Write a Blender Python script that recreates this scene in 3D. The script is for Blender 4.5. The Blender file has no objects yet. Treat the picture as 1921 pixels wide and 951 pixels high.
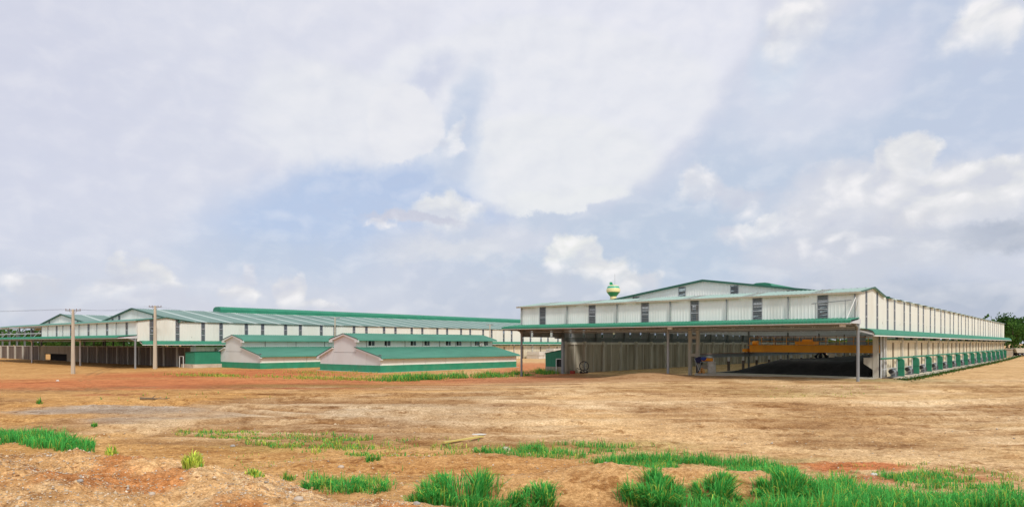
import bpy, math, random
import numpy as np
random.seed(7); rng = np.random.default_rng(11)
sc = bpy.context.scene; COL = sc.collection
rad = math.radians

# ------------------------------------------------------------------ camera
cam_d = bpy.data.cameras.new('camera'); cam = bpy.data.objects.new('camera', cam_d); COL.objects.link(cam)
cam.location = (0, 0, 0); cam.rotation_euler = (rad(90), 0, 0)
cam_d.sensor_width = 36; cam_d.lens = 1290/1921*36; cam_d.shift_y = 168.5/1921
cam_d.clip_start = 0.2; cam_d.clip_end = 9000
sc.camera = cam
sc.render.resolution_x = 1024; sc.render.resolution_y = 506
sc.view_settings.view_transform = 'Standard'; sc.view_settings.look = 'None'
sc.view_settings.exposure = 0.30; sc.view_settings.gamma = 1.0
FP = 1290.0
EXPF = 2**sc.view_settings.exposure
# ------------------------------------------------------------------ sun (thin cloud in front of it)
SUN_EL = 46.0; SUNV = (0.472, -0.883)
sl = math.hypot(*SUNV); sx, sy = SUNV[0]/sl, SUNV[1]/sl
sd = bpy.data.lights.new('sun', 'SUN'); so = bpy.data.objects.new('sun', sd); COL.objects.link(so)
sd.energy = 2.0; sd.angle = rad(8); sd.color = (1.0, 0.95, 0.88)
so.rotation_euler = (rad(90-SUN_EL), 0, math.atan2(sx, -sy))
# ------------------------------------------------------------------ world: hazy sky with clouds
def lin(c): return tuple(((v/255)/12.92 if v/255 <= 0.04045 else ((v/255+0.055)/1.055)**2.4) for v in c)
W = bpy.data.worlds.new('World'); sc.world = W; W.use_nodes = True
nt = W.node_tree; nt.nodes.clear()
def N(t, typ, **kw):
    n = t.nodes.new(typ)
    for k, v in kw.items(): setattr(n, k, v)
    return n
L = nt.links.new
out = N(nt, 'ShaderNodeOutputWorld')
sky = N(nt, 'ShaderNodeTexSky', sky_type='NISHITA'); sky.sun_disc = False
sky.sun_elevation = rad(SUN_EL); sky.sun_rotation = math.atan2(sx, sy)
bg1 = N(nt, 'ShaderNodeBackground'); bg1.inputs[1].default_value = 0.1; L(sky.outputs[0], bg1.inputs[0])
tc = N(nt, 'ShaderNodeTexCoord'); sep = N(nt, 'ShaderNodeSeparateXYZ'); L(tc.outputs['Generated'], sep.inputs[0])
def M(op, a, b=None, clamp=False):
    n = N(nt, 'ShaderNodeMath', operation=op, use_clamp=clamp)
    for i, v in enumerate((a, b)):
        if v is None: continue
        if isinstance(v, (int, float)): n.inputs[i].default_value = v
        else: L(v, n.inputs[i])
    return n.outputs[0]
az = M('ARCTAN2', sep.outputs[0], sep.outputs[1]); el = M('ARCSINE', sep.outputs[2])
cmb = N(nt, 'ShaderNodeCombineXYZ'); L(az, cmb.inputs[0]); L(el, cmb.inputs[1])
def warped(scale, amt, detail, rough=0.55):
    no = N(nt, 'ShaderNodeTexNoise'); no.inputs['Scale'].default_value = scale; no.inputs['Detail'].default_value = detail
    no.inputs['Roughness'].default_value = rough
    L(cmb.outputs[0], no.inputs['Vector'])
    s = N(nt, 'ShaderNodeVectorMath', operation='SUBTRACT'); L(no.outputs['Color'], s.inputs[0]); s.inputs[1].default_value = (.5, .5, .5)
    m = N(nt, 'ShaderNodeVectorMath', operation='MULTIPLY'); L(s.outputs[0], m.inputs[0]); m.inputs[1].default_value = (amt, amt, 0)
    a = N(nt, 'ShaderNodeVectorMath', operation='ADD'); L(m.outputs[0], a.inputs[0]); L(cmb.outputs[0], a.inputs[1])
    return a.outputs[0]
PS = {'t': warped(9, 0.05, 7, .6), 's': warped(4, 0.16, 6, .6), 'p': warped(13, 0.088, 8, .60), 'm': warped(8, 0.12, 8, .62)}
def dirpx(px, py):
    a = math.atan((px-960)/FP); return a, math.atan((644-py)/FP*math.cos(a))
def noise(scale, detail=6, rough=.55, sxy=(1, 1)):
    mp = N(nt, 'ShaderNodeMapping'); mp.inputs['Scale'].default_value = (sxy[0], sxy[1], 1); L(cmb.outputs[0], mp.inputs[0])
    no = N(nt, 'ShaderNodeTexNoise'); no.inputs['Scale'].default_value = scale; no.inputs['Detail'].default_value = detail
    no.inputs['Roughness'].default_value = rough; L(mp.outputs[0], no.inputs['Vector']); return no.outputs['Fac']
def maprange(v, a, b, c=0., d=1., smooth=True):
    n = N(nt, 'ShaderNodeMapRange'); n.interpolation_type = 'SMOOTHSTEP' if smooth else 'LINEAR'
    L(v, n.inputs['Value']); n.inputs['From Min'].default_value = a; n.inputs['From Max'].default_value = b
    n.inputs['To Min'].default_value = c; n.inputs['To Max'].default_value = d; return n.outputs[0]
def mixc(f, a, b):
    n = N(nt, 'ShaderNodeMix', data_type='RGBA')
    if isinstance(f, (int, float)): n.inputs[0].default_value = f
    else: L(f, n.inputs[0])
    for i, v in ((6, a), (7, b)):
        if isinstance(v, tuple): n.inputs[i].default_value = (*lin(v), 1)
        else: L(v, n.inputs[i])
    return n.outputs[2]
# base veil: lavender white high up, bluer near the horizon, broad soft mottling
n1 = noise(2.2, 5, .5, (1, 1.8)); n2 = noise(7, 7, .6, (1, 2.2))
base = mixc(maprange(el, 0.02, 0.15), (186, 194, 211), (199, 204, 219))
base = mixc(maprange(el, 0.10, 0.30), base, (213, 215, 227))
base = mixc(maprange(el, 0.35, 1.2), base, (240, 240, 243))
base = mixc(M('MULTIPLY', maprange(n1, .42, .62), .40), base, (222, 222, 231))
base = mixc(M('MULTIPLY', maprange(n2, .45, .7), .22), base, (196, 203, 220))
# name, px, py, rx, ry, rot, softness, warp, colour, opacity, base shade
LAY = [
 (60, 160, 300, 330, 0, .8, 's', (207, 209, 224), .7),
 (1640, 260, 430, 250, -20, .30, 's', (189, 200, 220), .94),
 (1400, 390, 330, 130, -25, .5, 's', (189, 201, 219), .85),
 (1490, 200, 170, 90, -20, .6, 's', (216, 219, 230), .75),
 (1440, 120, 60, 80, 0, .6, 's', (202, 213, 228), .7),
 (1650, 120, 130, 60, -20, .7, 's', (211, 214, 228), .7),
 (1150, 465, 330, 85, 0, .6, 's', (184, 197, 215), .85),
 (1720, 560, 420, 55, 0, .7, 's', (175, 184, 202), .9),
 (820, 40, 560, 190, 0, .8, 's', (222, 223, 233), .8),
 (1105, 40, 305, 175, 0, .07, 't', (226, 227, 236), .96),
 (1010, 190, 325, 130, 0, .08, 't', (228, 229, 235), .96),
 (1010, 300, 225, 85, 0, .12, 't', (229, 230, 233), .95),
 (1050, 372, 130, 20, -5, .3, 'm', (230, 231, 232), .9),
 (640, 395, 250, 85, -12, .5, 's', (178, 195, 223), .92),
 (560, 480, 230, 55, 0, .7, 's', (187, 198, 217), .8),
 (770, 365, 190, 30, 10, .5, 's', (178, 194, 222), .8),
 (860, 250, 38, 135, 18, .6, 's', (192, 203, 222), .9),
 (800, 150, 70, 30, -40, .7, 's', (202, 207, 224), .8),
 (640, 235, 190, 95, 5, .30, 's', (227, 228, 233), .9),
 (755, 245, 75, 78, 0, .10, 's', (230, 230, 234), .92),
 (850, 255, 14, 36, 20, .5, 'p', (228, 229, 232), .8),
 (1500, 50, 75, 42, -30, .3, 'p', (229, 229, 231), .9),
 (1850, 30, 75, 50, 10, .3, 'p', (234, 233, 233), .95),
 (1310, 345, 40, 34, 0, .3, 'p', (218, 219, 225), .85),
 (1370, 372, 70, 24, 0, .5, 'p', (210, 212, 221), .75),
 (1700, 410, 320, 125, -4, .4, 'm', (206, 209, 220), .9),
 (1560, 380, 150, 60, -15, .5, 'm', (211, 213, 222), .8),
 (1780, 360, 200, 70, 0, .4, 'm', (215, 216, 222), .85),
 (1700, 310, 60, 44, 0, .2, 'p', (225, 225, 226), .95),
 (1640, 350, 70, 38, 0, .25, 'p', (220, 220, 224), .85),
 (1850, 340, 86, 46, 0, .2, 'p', (225, 225, 226), .95),
 (1590, 340, 64, 34, 0, .3, 'p', (219, 220, 225), .85),
 (1770, 375, 90, 40, 0, .25, 'p', (223, 223, 225), .9),
 (1690, 420, 80, 34, 0, .35, 'p', (214, 214, 219), .8),
 (1530, 400, 60, 30, 0, .4, 'p', (216, 217, 223), .75),
 (1560, 455, 60, 26, 0, .4, 'p', (211, 212, 219), .7),
 (1880, 445, 120, 34, 0, .5, 'm', (172, 179, 194), .9),
 (1640, 480, 240, 50, 0, .6, 'm', (197, 201, 212), .7),
 (1420, 415, 44, 20, -10, .3, 'p', (224, 225, 228), .85),
 (1380, 440, 34, 16, 10, .4, 'p', (216, 217, 223), .8),
 (1490, 470, 70, 24, 0, .5, 'p', (212, 213, 221), .8),
 (1520, 490, 130, 30, 0, .7, 'm', (203, 206, 217), .6),
 (840, 392, 66, 28, 0, .3, 'p', (226, 226, 226), .9),
 (775, 420, 95, 12, 0, .45, 'm', (198, 199, 212), .92),
 (715, 408, 26, 8, 0, .5, 'p', (214, 214, 221), .8),
 (850, 478, 130, 24, 0, .6, 'm', (212, 214, 221), .8),
 (980, 455, 80, 40, 0, .6, 'm', (210, 212, 222), .75),
 (1078, 474, 56, 38, 0, .2, 'p', (229, 229, 226), .97),
 (1130, 508, 62, 30, 0, .25, 'p', (222, 222, 222), .92),
 (1195, 535, 40, 22, 0, .35, 'p', (216, 216, 219), .85),
 (1010, 535, 130, 30, 0, .8, 'm', (192, 198, 212), .8),
 (280, 522, 52, 22, 0, .25, 'p', (220, 219, 221), .92),
 (230, 545, 70, 16, 0, .6, 'p', (204, 205, 215), .8),
 (65, 540, 60, 14, 0, .6, 'p', (208, 208, 216), .7),
 (450, 548, 34, 18, 0, .3, 'p', (216, 215, 220), .88),
 (470, 515, 16, 18, 0, .6, 'p', (207, 207, 217), .7),
 (548, 545, 28, 30, 0, .3, 'p', (217, 216, 221), .9),
 (605, 574, 50, 14, 0, .5, 'p', (212, 212, 218), .8),
 (300, 572, 330, 20, 0, .8, 'm', (202, 203, 216), .6),
 (740, 590, 120, 10, 0, .8, 'm', (206, 208, 218), .6),
]
colr = base; puff = None
for px, py, rx, ry, rot, soft, wk, c, op in LAY:
    a, e = dirpx(px, py); k = math.cos(a)
    mp = N(nt, 'ShaderNodeMapping', vector_type='TEXTURE')
    mp.inputs['Location'].default_value = (a, e, 0); mp.inputs['Rotation'].default_value = (0, 0, rad(-rot))
    if wk == 'p': mp.inputs['Location'].default_value = (a, e-ry*.25/FP*k, 0); ry *= 1.35; rx *= 1.12
    mp.inputs['Scale'].default_value = (rx/FP*k*k, ry/FP*k, 1); L(PS[wk], mp.inputs[0])
    ln = N(nt, 'ShaderNodeVectorMath', operation='LENGTH'); L(mp.outputs[0], ln.inputs[0])
    m = maprange(ln.outputs['Value'], 1-soft, 1+soft*.6, op, 0.)
    if wk == 'p':                      # crisp sunlit top melting into the body below
        sy_ = N(nt, 'ShaderNodeSeparateXYZ'); L(mp.outputs[0], sy_.inputs[0]); m = M('MULTIPLY', m, maprange(sy_.outputs[1], -1.0, .45))
    if wk == 'p': puff = m if puff is None else M('MAXIMUM', puff, m)
    colr = mixc(m, colr, c)
# fine mottling over everything
n3 = noise(26, 8, .6, (1, 1.7))
colr = mixc(M('MULTIPLY', maprange(n3, .45, .72), .10), colr, (236, 236, 238))
colr = mixc(M('MULTIPLY', maprange(n3, .52, .3), .09), colr, (196, 204, 224))
def nz(dx, dy):
    mp = N(nt, 'ShaderNodeMapping'); mp.inputs['Location'].default_value = (dx, dy*1.5, 0); mp.inputs['Scale'].default_value = (1, 1.5, 1); L(cmb.outputs[0], mp.inputs[0])
    no = N(nt, 'ShaderNodeTexNoise'); no.inputs['Scale'].default_value = 20; no.inputs['Detail'].default_value = 5; no.inputs['Roughness'].default_value = .45; no.inputs['Distortion'].default_value = .4; L(mp.outputs[0], no.inputs['Vector']); return no.outputs['Fac']
emb = M('SUBTRACT', nz(0, 0), nz(-.012, .014)); emb = M('MULTIPLY', emb, M('ADD', M('MULTIPLY', puff, .45), .10))
colr = mixc(maprange(emb, 0, .10, 0, .75, False), colr, (246, 243, 243)); colr = mixc(maprange(emb, 0, -.10, 0, .45, False), colr, (188, 193, 212))
bg2 = N(nt, 'ShaderNodeBackground'); L(colr, bg2.inputs[0]); bg2.inputs[1].default_value = 1.08/EXPF
mx = N(nt, 'ShaderNodeMixShader'); mx.inputs[0].default_value = 0.93
L(bg1.outputs[0], mx.inputs[1]); L(bg2.outputs[0], mx.inputs[2]); L(mx.outputs[0], out.inputs[0])

# ------------------------------------------------------------------ materials
def mat(name, col, rough=.6, metal=0., var=.12, scale=1.5, stretch=(1, 1, 1), dirt=None, dirt_amt=.5, bump=0., bscale=20, spec=.4, dirt_lo=.5, dirt_hi=.72):
    m = bpy.data.materials.new(name); m.use_nodes = True; t = m.node_tree; b = t.nodes['Principled BSDF']
    b.inputs['Roughness'].default_value = rough; b.inputs['Metallic'].default_value = metal
    b.inputs['Specular IOR Level'].default_value = spec
    tc = N(t, 'ShaderNodeTexCoord'); mp = N(t, 'ShaderNodeMapping'); mp.inputs['Scale'].default_value = stretch
    t.links.new(tc.outputs['Object'], mp.inputs[0])
    no = N(t, 'ShaderNodeTexNoise'); no.inputs['Scale'].default_value = scale; no.inputs['Detail'].default_value = 6
    t.links.new(mp.outputs[0], no.inputs[0])
    rp = N(t, 'ShaderNodeValToRGB'); t.links.new(no.outputs['Fac'], rp.inputs[0])
    rp.color_ramp.elements[0].position = .3; rp.color_ramp.elements[1].position = .7
    rp.color_ramp.elements[0].color = (*[c*(1-var) for c in col], 1); rp.color_ramp.elements[1].color = (*[min(1, c*(1+var)) for c in col], 1)
    last = rp.outputs[0]
    if dirt:
        n2 = N(t, 'ShaderNodeTexNoise'); n2.inputs['Scale'].default_value = scale*.6; n2.inputs['Detail'].default_value = 8
        n2.inputs['Roughness'].default_value = .65; t.links.new(mp.outputs[0], n2.inputs[0])
        r2 = N(t, 'ShaderNodeMapRange'); t.links.new(n2.outputs['Fac'], r2.inputs['Value'])
        r2.inputs['From Min'].default_value = dirt_lo; r2.inputs['From Max'].default_value = dirt_hi; r2.inputs['To Max'].default_value = dirt_amt
        mm = N(t, 'ShaderNodeMix', data_type='RGBA'); t.links.new(r2.outputs[0], mm.inputs[0]); t.links.new(last, mm.inputs[6])
        mm.inputs[7].default_value = (*dirt, 1); last = mm.outputs[2]
    t.links.new(last, b.inputs['Base Color'])
    if bump:
        n4 = N(t, 'ShaderNodeTexNoise'); n4.inputs['Scale'].default_value = bscale; n4.inputs['Detail'].default_value = 6
        t.links.new(tc.outputs['Object'], n4.inputs[0]); bp = N(t, 'ShaderNodeBump'); bp.inputs['Strength'].default_value = bump; bp.inputs['Distance'].default_value = .05
        t.links.new(n4.outputs['Fac'], bp.inputs['Height']); t.links.new(bp.outputs[0], b.inputs['Normal'])
    return m
MT = {}
MT['clad'] = mat('cream_sheet', (.74, .755, .68), .5, var=.03, scale=.5, stretch=(1, 1, .3), dirt=(.56, .52, .42), dirt_amt=.38)
MT['clad_f'] = mat('pale_green_white_sheet', (.86, .88, .84), .5, var=.03, scale=.5, stretch=(1, 1, .25), dirt=(.58, .58, .52), dirt_amt=.45)
MT['green'] = mat('green_sheet', (.025, .215, .125), .5, var=.10, scale=.6, dirt=(.06, .27, .18), dirt_amt=.3)
MT['green_roof'] = mat('weathered_green_roof', (.09, .23, .18), .6, var=.10, scale=.25, stretch=(1, .4, 1), dirt=(.16, .30, .25), dirt_amt=.6)
MT['roof_pale'] = mat('faded_green_roof', (.30, .42, .37), .6, var=.08, scale=.3, dirt=(.38, .48, .44), dirt_amt=.5)
MT['roof_teal'] = mat('teal_grey_roof', (.17, .265, .235), .65, var=.12, scale=.2, stretch=(1, .5, 1), dirt=(.24, .33, .30), dirt_amt=.5)
MT['annex_roof'] = mat('annex_green_roof', (.06, .225, .155), .55, var=.12, scale=.5, stretch=(1, .5, 1), dirt=(.09, .27, .19), dirt_amt=.5)
MT['skylight'] = mat('translucent_sheet', (.68, .74, .74), .4, var=.05)
MT['skylight_old'] = mat('weathered_clear_sheet', (.42, .50, .47), .5, var=.1)
MT['trim'] = mat('dark_green_trim', (.03, .12, .085), .5)
MT['fascia'] = mat('beige_gutter', (.42, .38, .29), .5, var=.15, scale=1, stretch=(.4, .4, 1))
MT['white'] = mat('white_trim', (.78, .78, .75), .5, var=.04)
MT['steel'] = mat('grey_galvanised_steel', (.27, .29, .30), .5, .2, var=.12, scale=1.2, stretch=(1, 1, .3))
MT['steel_dark'] = mat('dark_steel', (.13, .145, .145), .6, .1, var=.2)
MT['steel_light'] = mat('light_galvanised_steel', (.62, .64, .64), .4, .2, var=.08)
MT['soffit'] = mat('weathered_soffit_sheet', (.38, .36, .31), .6, var=.1, scale=.8, dirt=(.24, .22, .18), dirt_amt=.5)
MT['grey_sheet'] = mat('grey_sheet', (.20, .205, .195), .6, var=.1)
MT['frame'] = mat('window_frame', (.40, .42, .44), .5, .2, var=.06)
MT['concrete'] = mat('weathered_concrete', (.42, .375, .29), .85, var=.16, scale=.7, stretch=(1.6, 1.6, .22), dirt=(.17, .15, .11), dirt_amt=.7, dirt_lo=.42, dirt_hi=.62, bump=.3)
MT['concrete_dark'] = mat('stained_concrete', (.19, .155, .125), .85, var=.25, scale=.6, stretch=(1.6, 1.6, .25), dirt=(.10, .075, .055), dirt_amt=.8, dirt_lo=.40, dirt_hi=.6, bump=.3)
MT['concrete_tan'] = mat('tan_painted_concrete', (.40, .33, .23), .85, var=.15, scale=.6, stretch=(1.6, 1.6, .3), dirt=(.22, .19, .14), dirt_amt=.6)
MT['pilaster'] = mat('grey_concrete_pilaster', (.56, .53, .45), .85, var=.12, scale=.7, stretch=(2, 2, .3), dirt=(.26, .24, .2), dirt_amt=.6, bump=.2)
MT['cream_wall'] = mat('cream_precast_wall', (.74, .66, .48), .8, var=.07, scale=.9, stretch=(2, 2, .2), dirt=(.50, .42, .28), dirt_amt=.55, dirt_lo=.48, dirt_hi=.68, bump=.15)
MT['cream_gap'] = mat('brown_recess', (.30, .24, .16), .85, var=.15, scale=1, stretch=(2, 2, .3))
MT['annex_wall'] = mat('cream_panel', (.86, .87, .80), .6, var=.03, scale=.4, dirt=(.62, .56, .44), dirt_amt=.25)
MT['annex_gable'] = mat('shaded_gable_panel', (.655, .69, .68), .6, var=.03, scale=.4, dirt=(.60, .57, .52), dirt_amt=.3)  # gable copy of the annex panels, shade of that end put into the grey
MT['plinth'] = mat('green_plinth_paint', (.03, .27, .15), .6, var=.12, scale=.8, dirt=(.12, .25, .14), dirt_amt=.4)
MT['apron'] = mat('pale_concrete_apron', (.56, .50, .40), .9, var=.12, scale=1.2, dirt=(.40, .27, .16), dirt_amt=.6, bump=.3)
MT['seam'] = mat('dark_seam', (.20, .20, .19), .7)
MT['rail'] = mat('rusty_rail_paint', (.22, .085, .05), .7, var=.2)
MT['orange'] = mat('orange_paint', (.98, .36, .02), .45, var=.08, scale=.5, dirt=(.40, .13, .02), dirt_amt=.35)
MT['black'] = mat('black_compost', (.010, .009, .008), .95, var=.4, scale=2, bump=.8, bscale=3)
MT['blackp'] = mat('black_rubber', (.02, .02, .022), .6)
MT['blue'] = mat('blue_tarpaulin', (.03, .07, .34), .5, var=.3, scale=4, bump=.3)
MT['darkblue'] = mat('navy_cloth', (.03, .03, .10), .8, var=.3, scale=4)
MT['plastic'] = mat('white_plastic', (.66, .63, .56), .5, var=.1, scale=3, dirt=(.4, .3, .2), dirt_amt=.5)
MT['red'] = mat('red_brown_paint', (.42, .06, .04), .6)
MT['pole'] = mat('cast_concrete_pole', (.50, .44, .34), .85, var=.12, scale=1.5, stretch=(2, 2, .3), dirt=(.34, .28, .2), dirt_amt=.5)
MT['cream_paint'] = mat('cream_yellow_paint', (.80, .74, .38), .5, var=.05)
MT['towergreen'] = mat('bright_green_paint', (.02, .29, .13), .45, var=.05)
MT['towermint'] = mat('mint_green_paint', (.07, .42, .29), .45, var=.05)
MT['bark'] = mat('bark', (.16, .12, .08), .9, var=.3, scale=3)
MT['stone'] = mat('pale_stone', (.50, .42, .33), .9, var=.3, scale=2.5)
MT['stoneg'] = mat('grey_stone', (.34, .32, .29), .9, var=.25, scale=2.5)
MT['yellow'] = mat('yellow_timber', (.60, .48, .14), .7, var=.12, scale=2)
MT['truckw'] = mat('dusty_cream_body', (.58, .53, .42), .6, var=.12, scale=1, dirt=(.4, .28, .16), dirt_amt=.6)
def glass_mat():
    m = bpy.data.materials.new('louvre_glass'); m.use_nodes = True; t = m.node_tree; t.nodes.clear()
    o = N(t, 'ShaderNodeOutputMaterial'); p = N(t, 'ShaderNodeBsdfPrincipled'); p.inputs['Base Color'].default_value = (.30, .32, .36, 1)
    p.inputs['Roughness'].default_value = .15
    tr = N(t, 'ShaderNodeBsdfTransparent'); tr.inputs[0].default_value = (.86, .9, .93, 1)
    x = N(t, 'ShaderNodeMixShader'); x.inputs[0].default_value = .78
    t.links.new(p.outputs[0], x.inputs[1]); t.links.new(tr.outputs[0], x.inputs[2]); t.links.new(x.outputs[0], o.inputs[0]); return m
MT['glass'] = glass_mat()
def sky_mat():
    m = bpy.data.materials.new('clear_roof_sheet'); m.use_nodes = True; t = m.node_tree; t.nodes.clear()
    o = N(t, 'ShaderNodeOutputMaterial'); d = N(t, 'ShaderNodeBsdfDiffuse'); d.inputs[0].default_value = (.8, .86, .85, 1); tr = N(t, 'ShaderNodeBsdfTranslucent'); tr.inputs[0].default_value = (.8, .86, .84, 1)
    x = N(t, 'ShaderNodeMixShader'); x.inputs[0].default_value = .86; t.links.new(d.outputs[0], x.inputs[1]); t.links.new(tr.outputs[0], x.inputs[2]); t.links.new(x.outputs[0], o.inputs[0]); return m
MT['clear'] = sky_mat()
def leaf_mat(name, trans=.35):
    m = bpy.data.materials.new(name); m.use_nodes = True; t = m.node_tree; t.nodes.clear()
    o = N(t, 'ShaderNodeOutputMaterial'); at = N(t, 'ShaderNodeAttribute', attribute_name='tint')
    d = N(t, 'ShaderNodeBsdfDiffuse'); tr = N(t, 'ShaderNodeBsdfTranslucent'); x = N(t, 'ShaderNodeMixShader'); x.inputs[0].default_value = trans
    t.links.new(at.outputs[0], d.inputs[0]); t.links.new(at.outputs[0], tr.inputs[0])
    t.links.new(d.outputs[0], x.inputs[1]); t.links.new(tr.outputs[0], x.inputs[2]); t.links.new(x.outputs[0], o.inputs[0]); return m
MT['leaf'] = leaf_mat('foliage')
MT['grass'] = leaf_mat('grass_blades', .4)

# ------------------------------------------------------------------ mesh helpers
class MB:
    def __init__(s): s.v = []; s.f = []
    def add(s, vs, fs):
        k = len(s.v); s.v += [tuple(p) for p in vs]; s.f += [tuple(i+k for i in f) for f in fs]; return s
    def box(s, x0, x1, y0, y1, z0, z1):
        return s.add([(x0,y0,z0),(x1,y0,z0),(x1,y1,z0),(x0,y1,z0),(x0,y0,z1),(x1,y0,z1),(x1,y1,z1),(x0,y1,z1)],
                     [(0,3,2,1),(4,5,6,7),(0,1,5,4),(1,2,6,5),(2,3,7,6),(3,0,4,7)])
    def bar(s, a, b, w, h=None):           # square bar between two points
        h = h or w
        a = np.array(a, float); b = np.array(b, float); d = b-a; d /= np.linalg.norm(d)
        up = np.array([0,0,1.]) if abs(d[2]) < .9 else np.array([0,1.,0])
        r = np.cross(d, up); r /= np.linalg.norm(r); u = np.cross(r, d)
        vs = [p+r*i*w/2+u*j*h/2 for p in (a, b) for i, j in ((-1,-1),(1,-1),(1,1),(-1,1))]
        return s.add(vs, [(0,1,2,3),(7,6,5,4),(0,4,5,1),(1,5,6,2),(2,6,7,3),(3,7,4,0)])
    def tube(s, pts, r, n=8, caps=True):
        pts = [np.array(p, float) for p in pts]; rings = []
        rr = r if isinstance(r, (list, tuple)) else [r]*len(pts)
        for i, p in enumerate(pts):
            d = pts[min(i+1, len(pts)-1)]-pts[max(i-1, 0)]; d /= np.linalg.norm(d)+1e-9
            up = np.array([0,0,1.]) if abs(d[2]) < .9 else np.array([1.,0,0])
            a = np.cross(d, up); a /= np.linalg.norm(a); b = np.cross(d, a)
            rings.append([p+rr[i]*(a*math.cos(2*math.pi*k/n)+b*math.sin(2*math.pi*k/n)) for k in range(n)])
        vs = [q for g in rings for q in g]; fs = []
        for i in range(len(pts)-1):
            for k in range(n): fs.append((i*n+k, i*n+(k+1)%n, (i+1)*n+(k+1)%n, (i+1)*n+k))
        if caps: fs += [tuple(range(n)), tuple(range((len(pts)-1)*n, len(pts)*n))[::-1]]
        return s.add(vs, fs)
    def lathe(s, prof, n=24, c=(0,0)):     # prof: (r,z)
        vs = [(c[0]+r*math.cos(2*math.pi*k/n), c[1]+r*math.sin(2*math.pi*k/n), z) for r, z in prof for k in range(n)]
        fs = [(i*n+k, i*n+(k+1)%n, (i+1)*n+(k+1)%n, (i+1)*n+k) for i in range(len(prof)-1) for k in range(n)]
        fs += [tuple(range(n))[::-1], tuple(range((len(prof)-1)*n, len(prof)*n))]
        return s.add(vs, fs)
    def prism(s, poly, axis, t0, t1):      # poly in the plane across the axis; axis 'y': (x,z); 'x': (y,z); 'z': (x,y)
        def P(p, t): return {'y': (p[0], t, p[1]), 'x': (t, p[0], p[1]), 'z': (p[0], p[1], t)}[axis]
        n = len(poly)
        return s.add([P(p, t0) for p in poly]+[P(p, t1) for p in poly],
                     [tuple(range(n)), tuple(range(n, 2*n))[::-1]]+[(i, n+i, n+(i+1)%n, (i+1)%n) for i in range(n)])
    def ribbed(s, prof, y0, y1, pitch, amp, axis='y', thick=.05):   # sheet with ribs: profile (a,z) swept along axis
        prof = [np.array(p, float) for p in prof]; nr = []
        for i in range(len(prof)):
            d = prof[min(i+1, len(prof)-1)]-prof[max(i-1, 0)]; d /= np.linalg.norm(d); nr.append(np.array([-d[1], d[0]]))
        if nr[0][1] < 0 or (abs(nr[0][1]) < 1e-6 and nr[0][0] < 0): nr = [-q for q in nr]
        n = max(1, int(round((y1-y0)/pitch))); p = (y1-y0)/n; st = []
        for k in range(n): st += [(y0+k*p, 0), (y0+(k+.55)*p, 0), (y0+(k+.66)*p, 1), (y0+(k+.86)*p, 1), (y0+(k+.97)*p, 0)]
        st.append((y1, 0)); m = len(prof); vs = []
        for y, o in st:
            for q, nn in zip(prof, nr):
                c = q+nn*o*amp; vs.append((c[0], y, c[1]) if axis == 'y' else (y, c[0], c[1]))
        k0 = len(vs); fs = [(i*m+j, (i+1)*m+j, (i+1)*m+j+1, i*m+j+1) for i in range(len(st)-1) for j in range(m-1)]
        for y in (y0, y1):                 # underside
            for q, nn in zip(prof, nr):
                c = q-nn*thick; vs.append((c[0], y, c[1]) if axis == 'y' else (y, c[0], c[1]))
        fs += [(k0+j, k0+j+1, k0+m+j+1, k0+m+j) for j in range(m-1)]
        return s.add(vs, fs)
    def mesh(s, name, m, smooth=False):
        me = bpy.data.meshes.new(name); me.from_pydata(s.v, [], s.f); me.materials.append(MT[m] if isinstance(m, str) else m); me.update()
        if smooth: me.polygons.foreach_set('use_smooth', [True]*len(me.polygons))
        return me
    def obj(s, name, m, parent=None, smooth=False, **props):
        return link(name, s.mesh(name, m, smooth), parent, **props)
def link(name, me, parent=None, loc=None, **props):
    o = bpy.data.objects.new(name, me); COL.objects.link(o)
    if parent: o.parent = parent
    if loc: o.location = loc
    for k, v in props.items(): o[k] = v
    return o
def thing(name, loc, rz, label, cat, group=None):
    o = bpy.data.objects.new(name, None); COL.objects.link(o); o.location = loc; o.rotation_euler = (0, 0, rz)
    o.empty_display_size = .5; o['label'] = label; o['category'] = cat
    if group: o['group'] = group
    return o
def copy_tree(o, parent=None):
    c = o.copy(); COL.objects.link(c); c.parent = parent
    for ch in list(o.children): copy_tree(ch, c)
    return c

# ------------------------------------------------------------------ axes shared by all the sheds
AX = 1088.0; nl = math.hypot(AX, FP); LX, LY = AX/nl, FP/nl      # "v" runs along the long walls
FX, FY = LY, -LX                                                 # "u" runs along the fronts
RZ = math.atan2(FY, FX)
OR = (36.9, 73.0); OL = (-72.5, 133.0)
def world(o, u, v): return (o[0]+u*FX+v*LX, o[1]+u*FY+v*LY)
def uv(x, y, o): dx, dy = x-o[0], y-o[1]; return dx*FX+dy*FY, dx*LX+dy*LY

# ------------------------------------------------------------------ terrain
def h2(i, j, s):
    n = (i.astype(np.int64)*374761393 + j.astype(np.int64)*668265263 + s*982451653) & 0x7fffffff
    n = (n ^ (n >> 13))*1274126177 & 0x7fffffff; n = n ^ (n >> 16); return (n & 0xffff)/65535.0
def vnoise(x, y, s=0):
    i = np.floor(x); j = np.floor(y); fx = x-i; fy = y-j; fx = fx*fx*(3-2*fx); fy = fy*fy*(3-2*fy)
    a = h2(i, j, s); b = h2(i+1, j, s); c = h2(i, j+1, s); d = h2(i+1, j+1, s)
    return (a+(b-a)*fx)*(1-fy)+(c+(d-c)*fx)*fy
def fbm(x, y, o=4, s=0, g=.5):
    r = 0; a = 1; t = 0
    for k in range(o): r = r+a*vnoise(x*2**k+17.3*k, y*2**k-9.1*k, s+k); t += a; a *= g
    return r/t-.5
def sst(a, b, x): t = np.clip((x-a)/(b-a), 0, 1); return t*t*(3-2*t)
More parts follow.
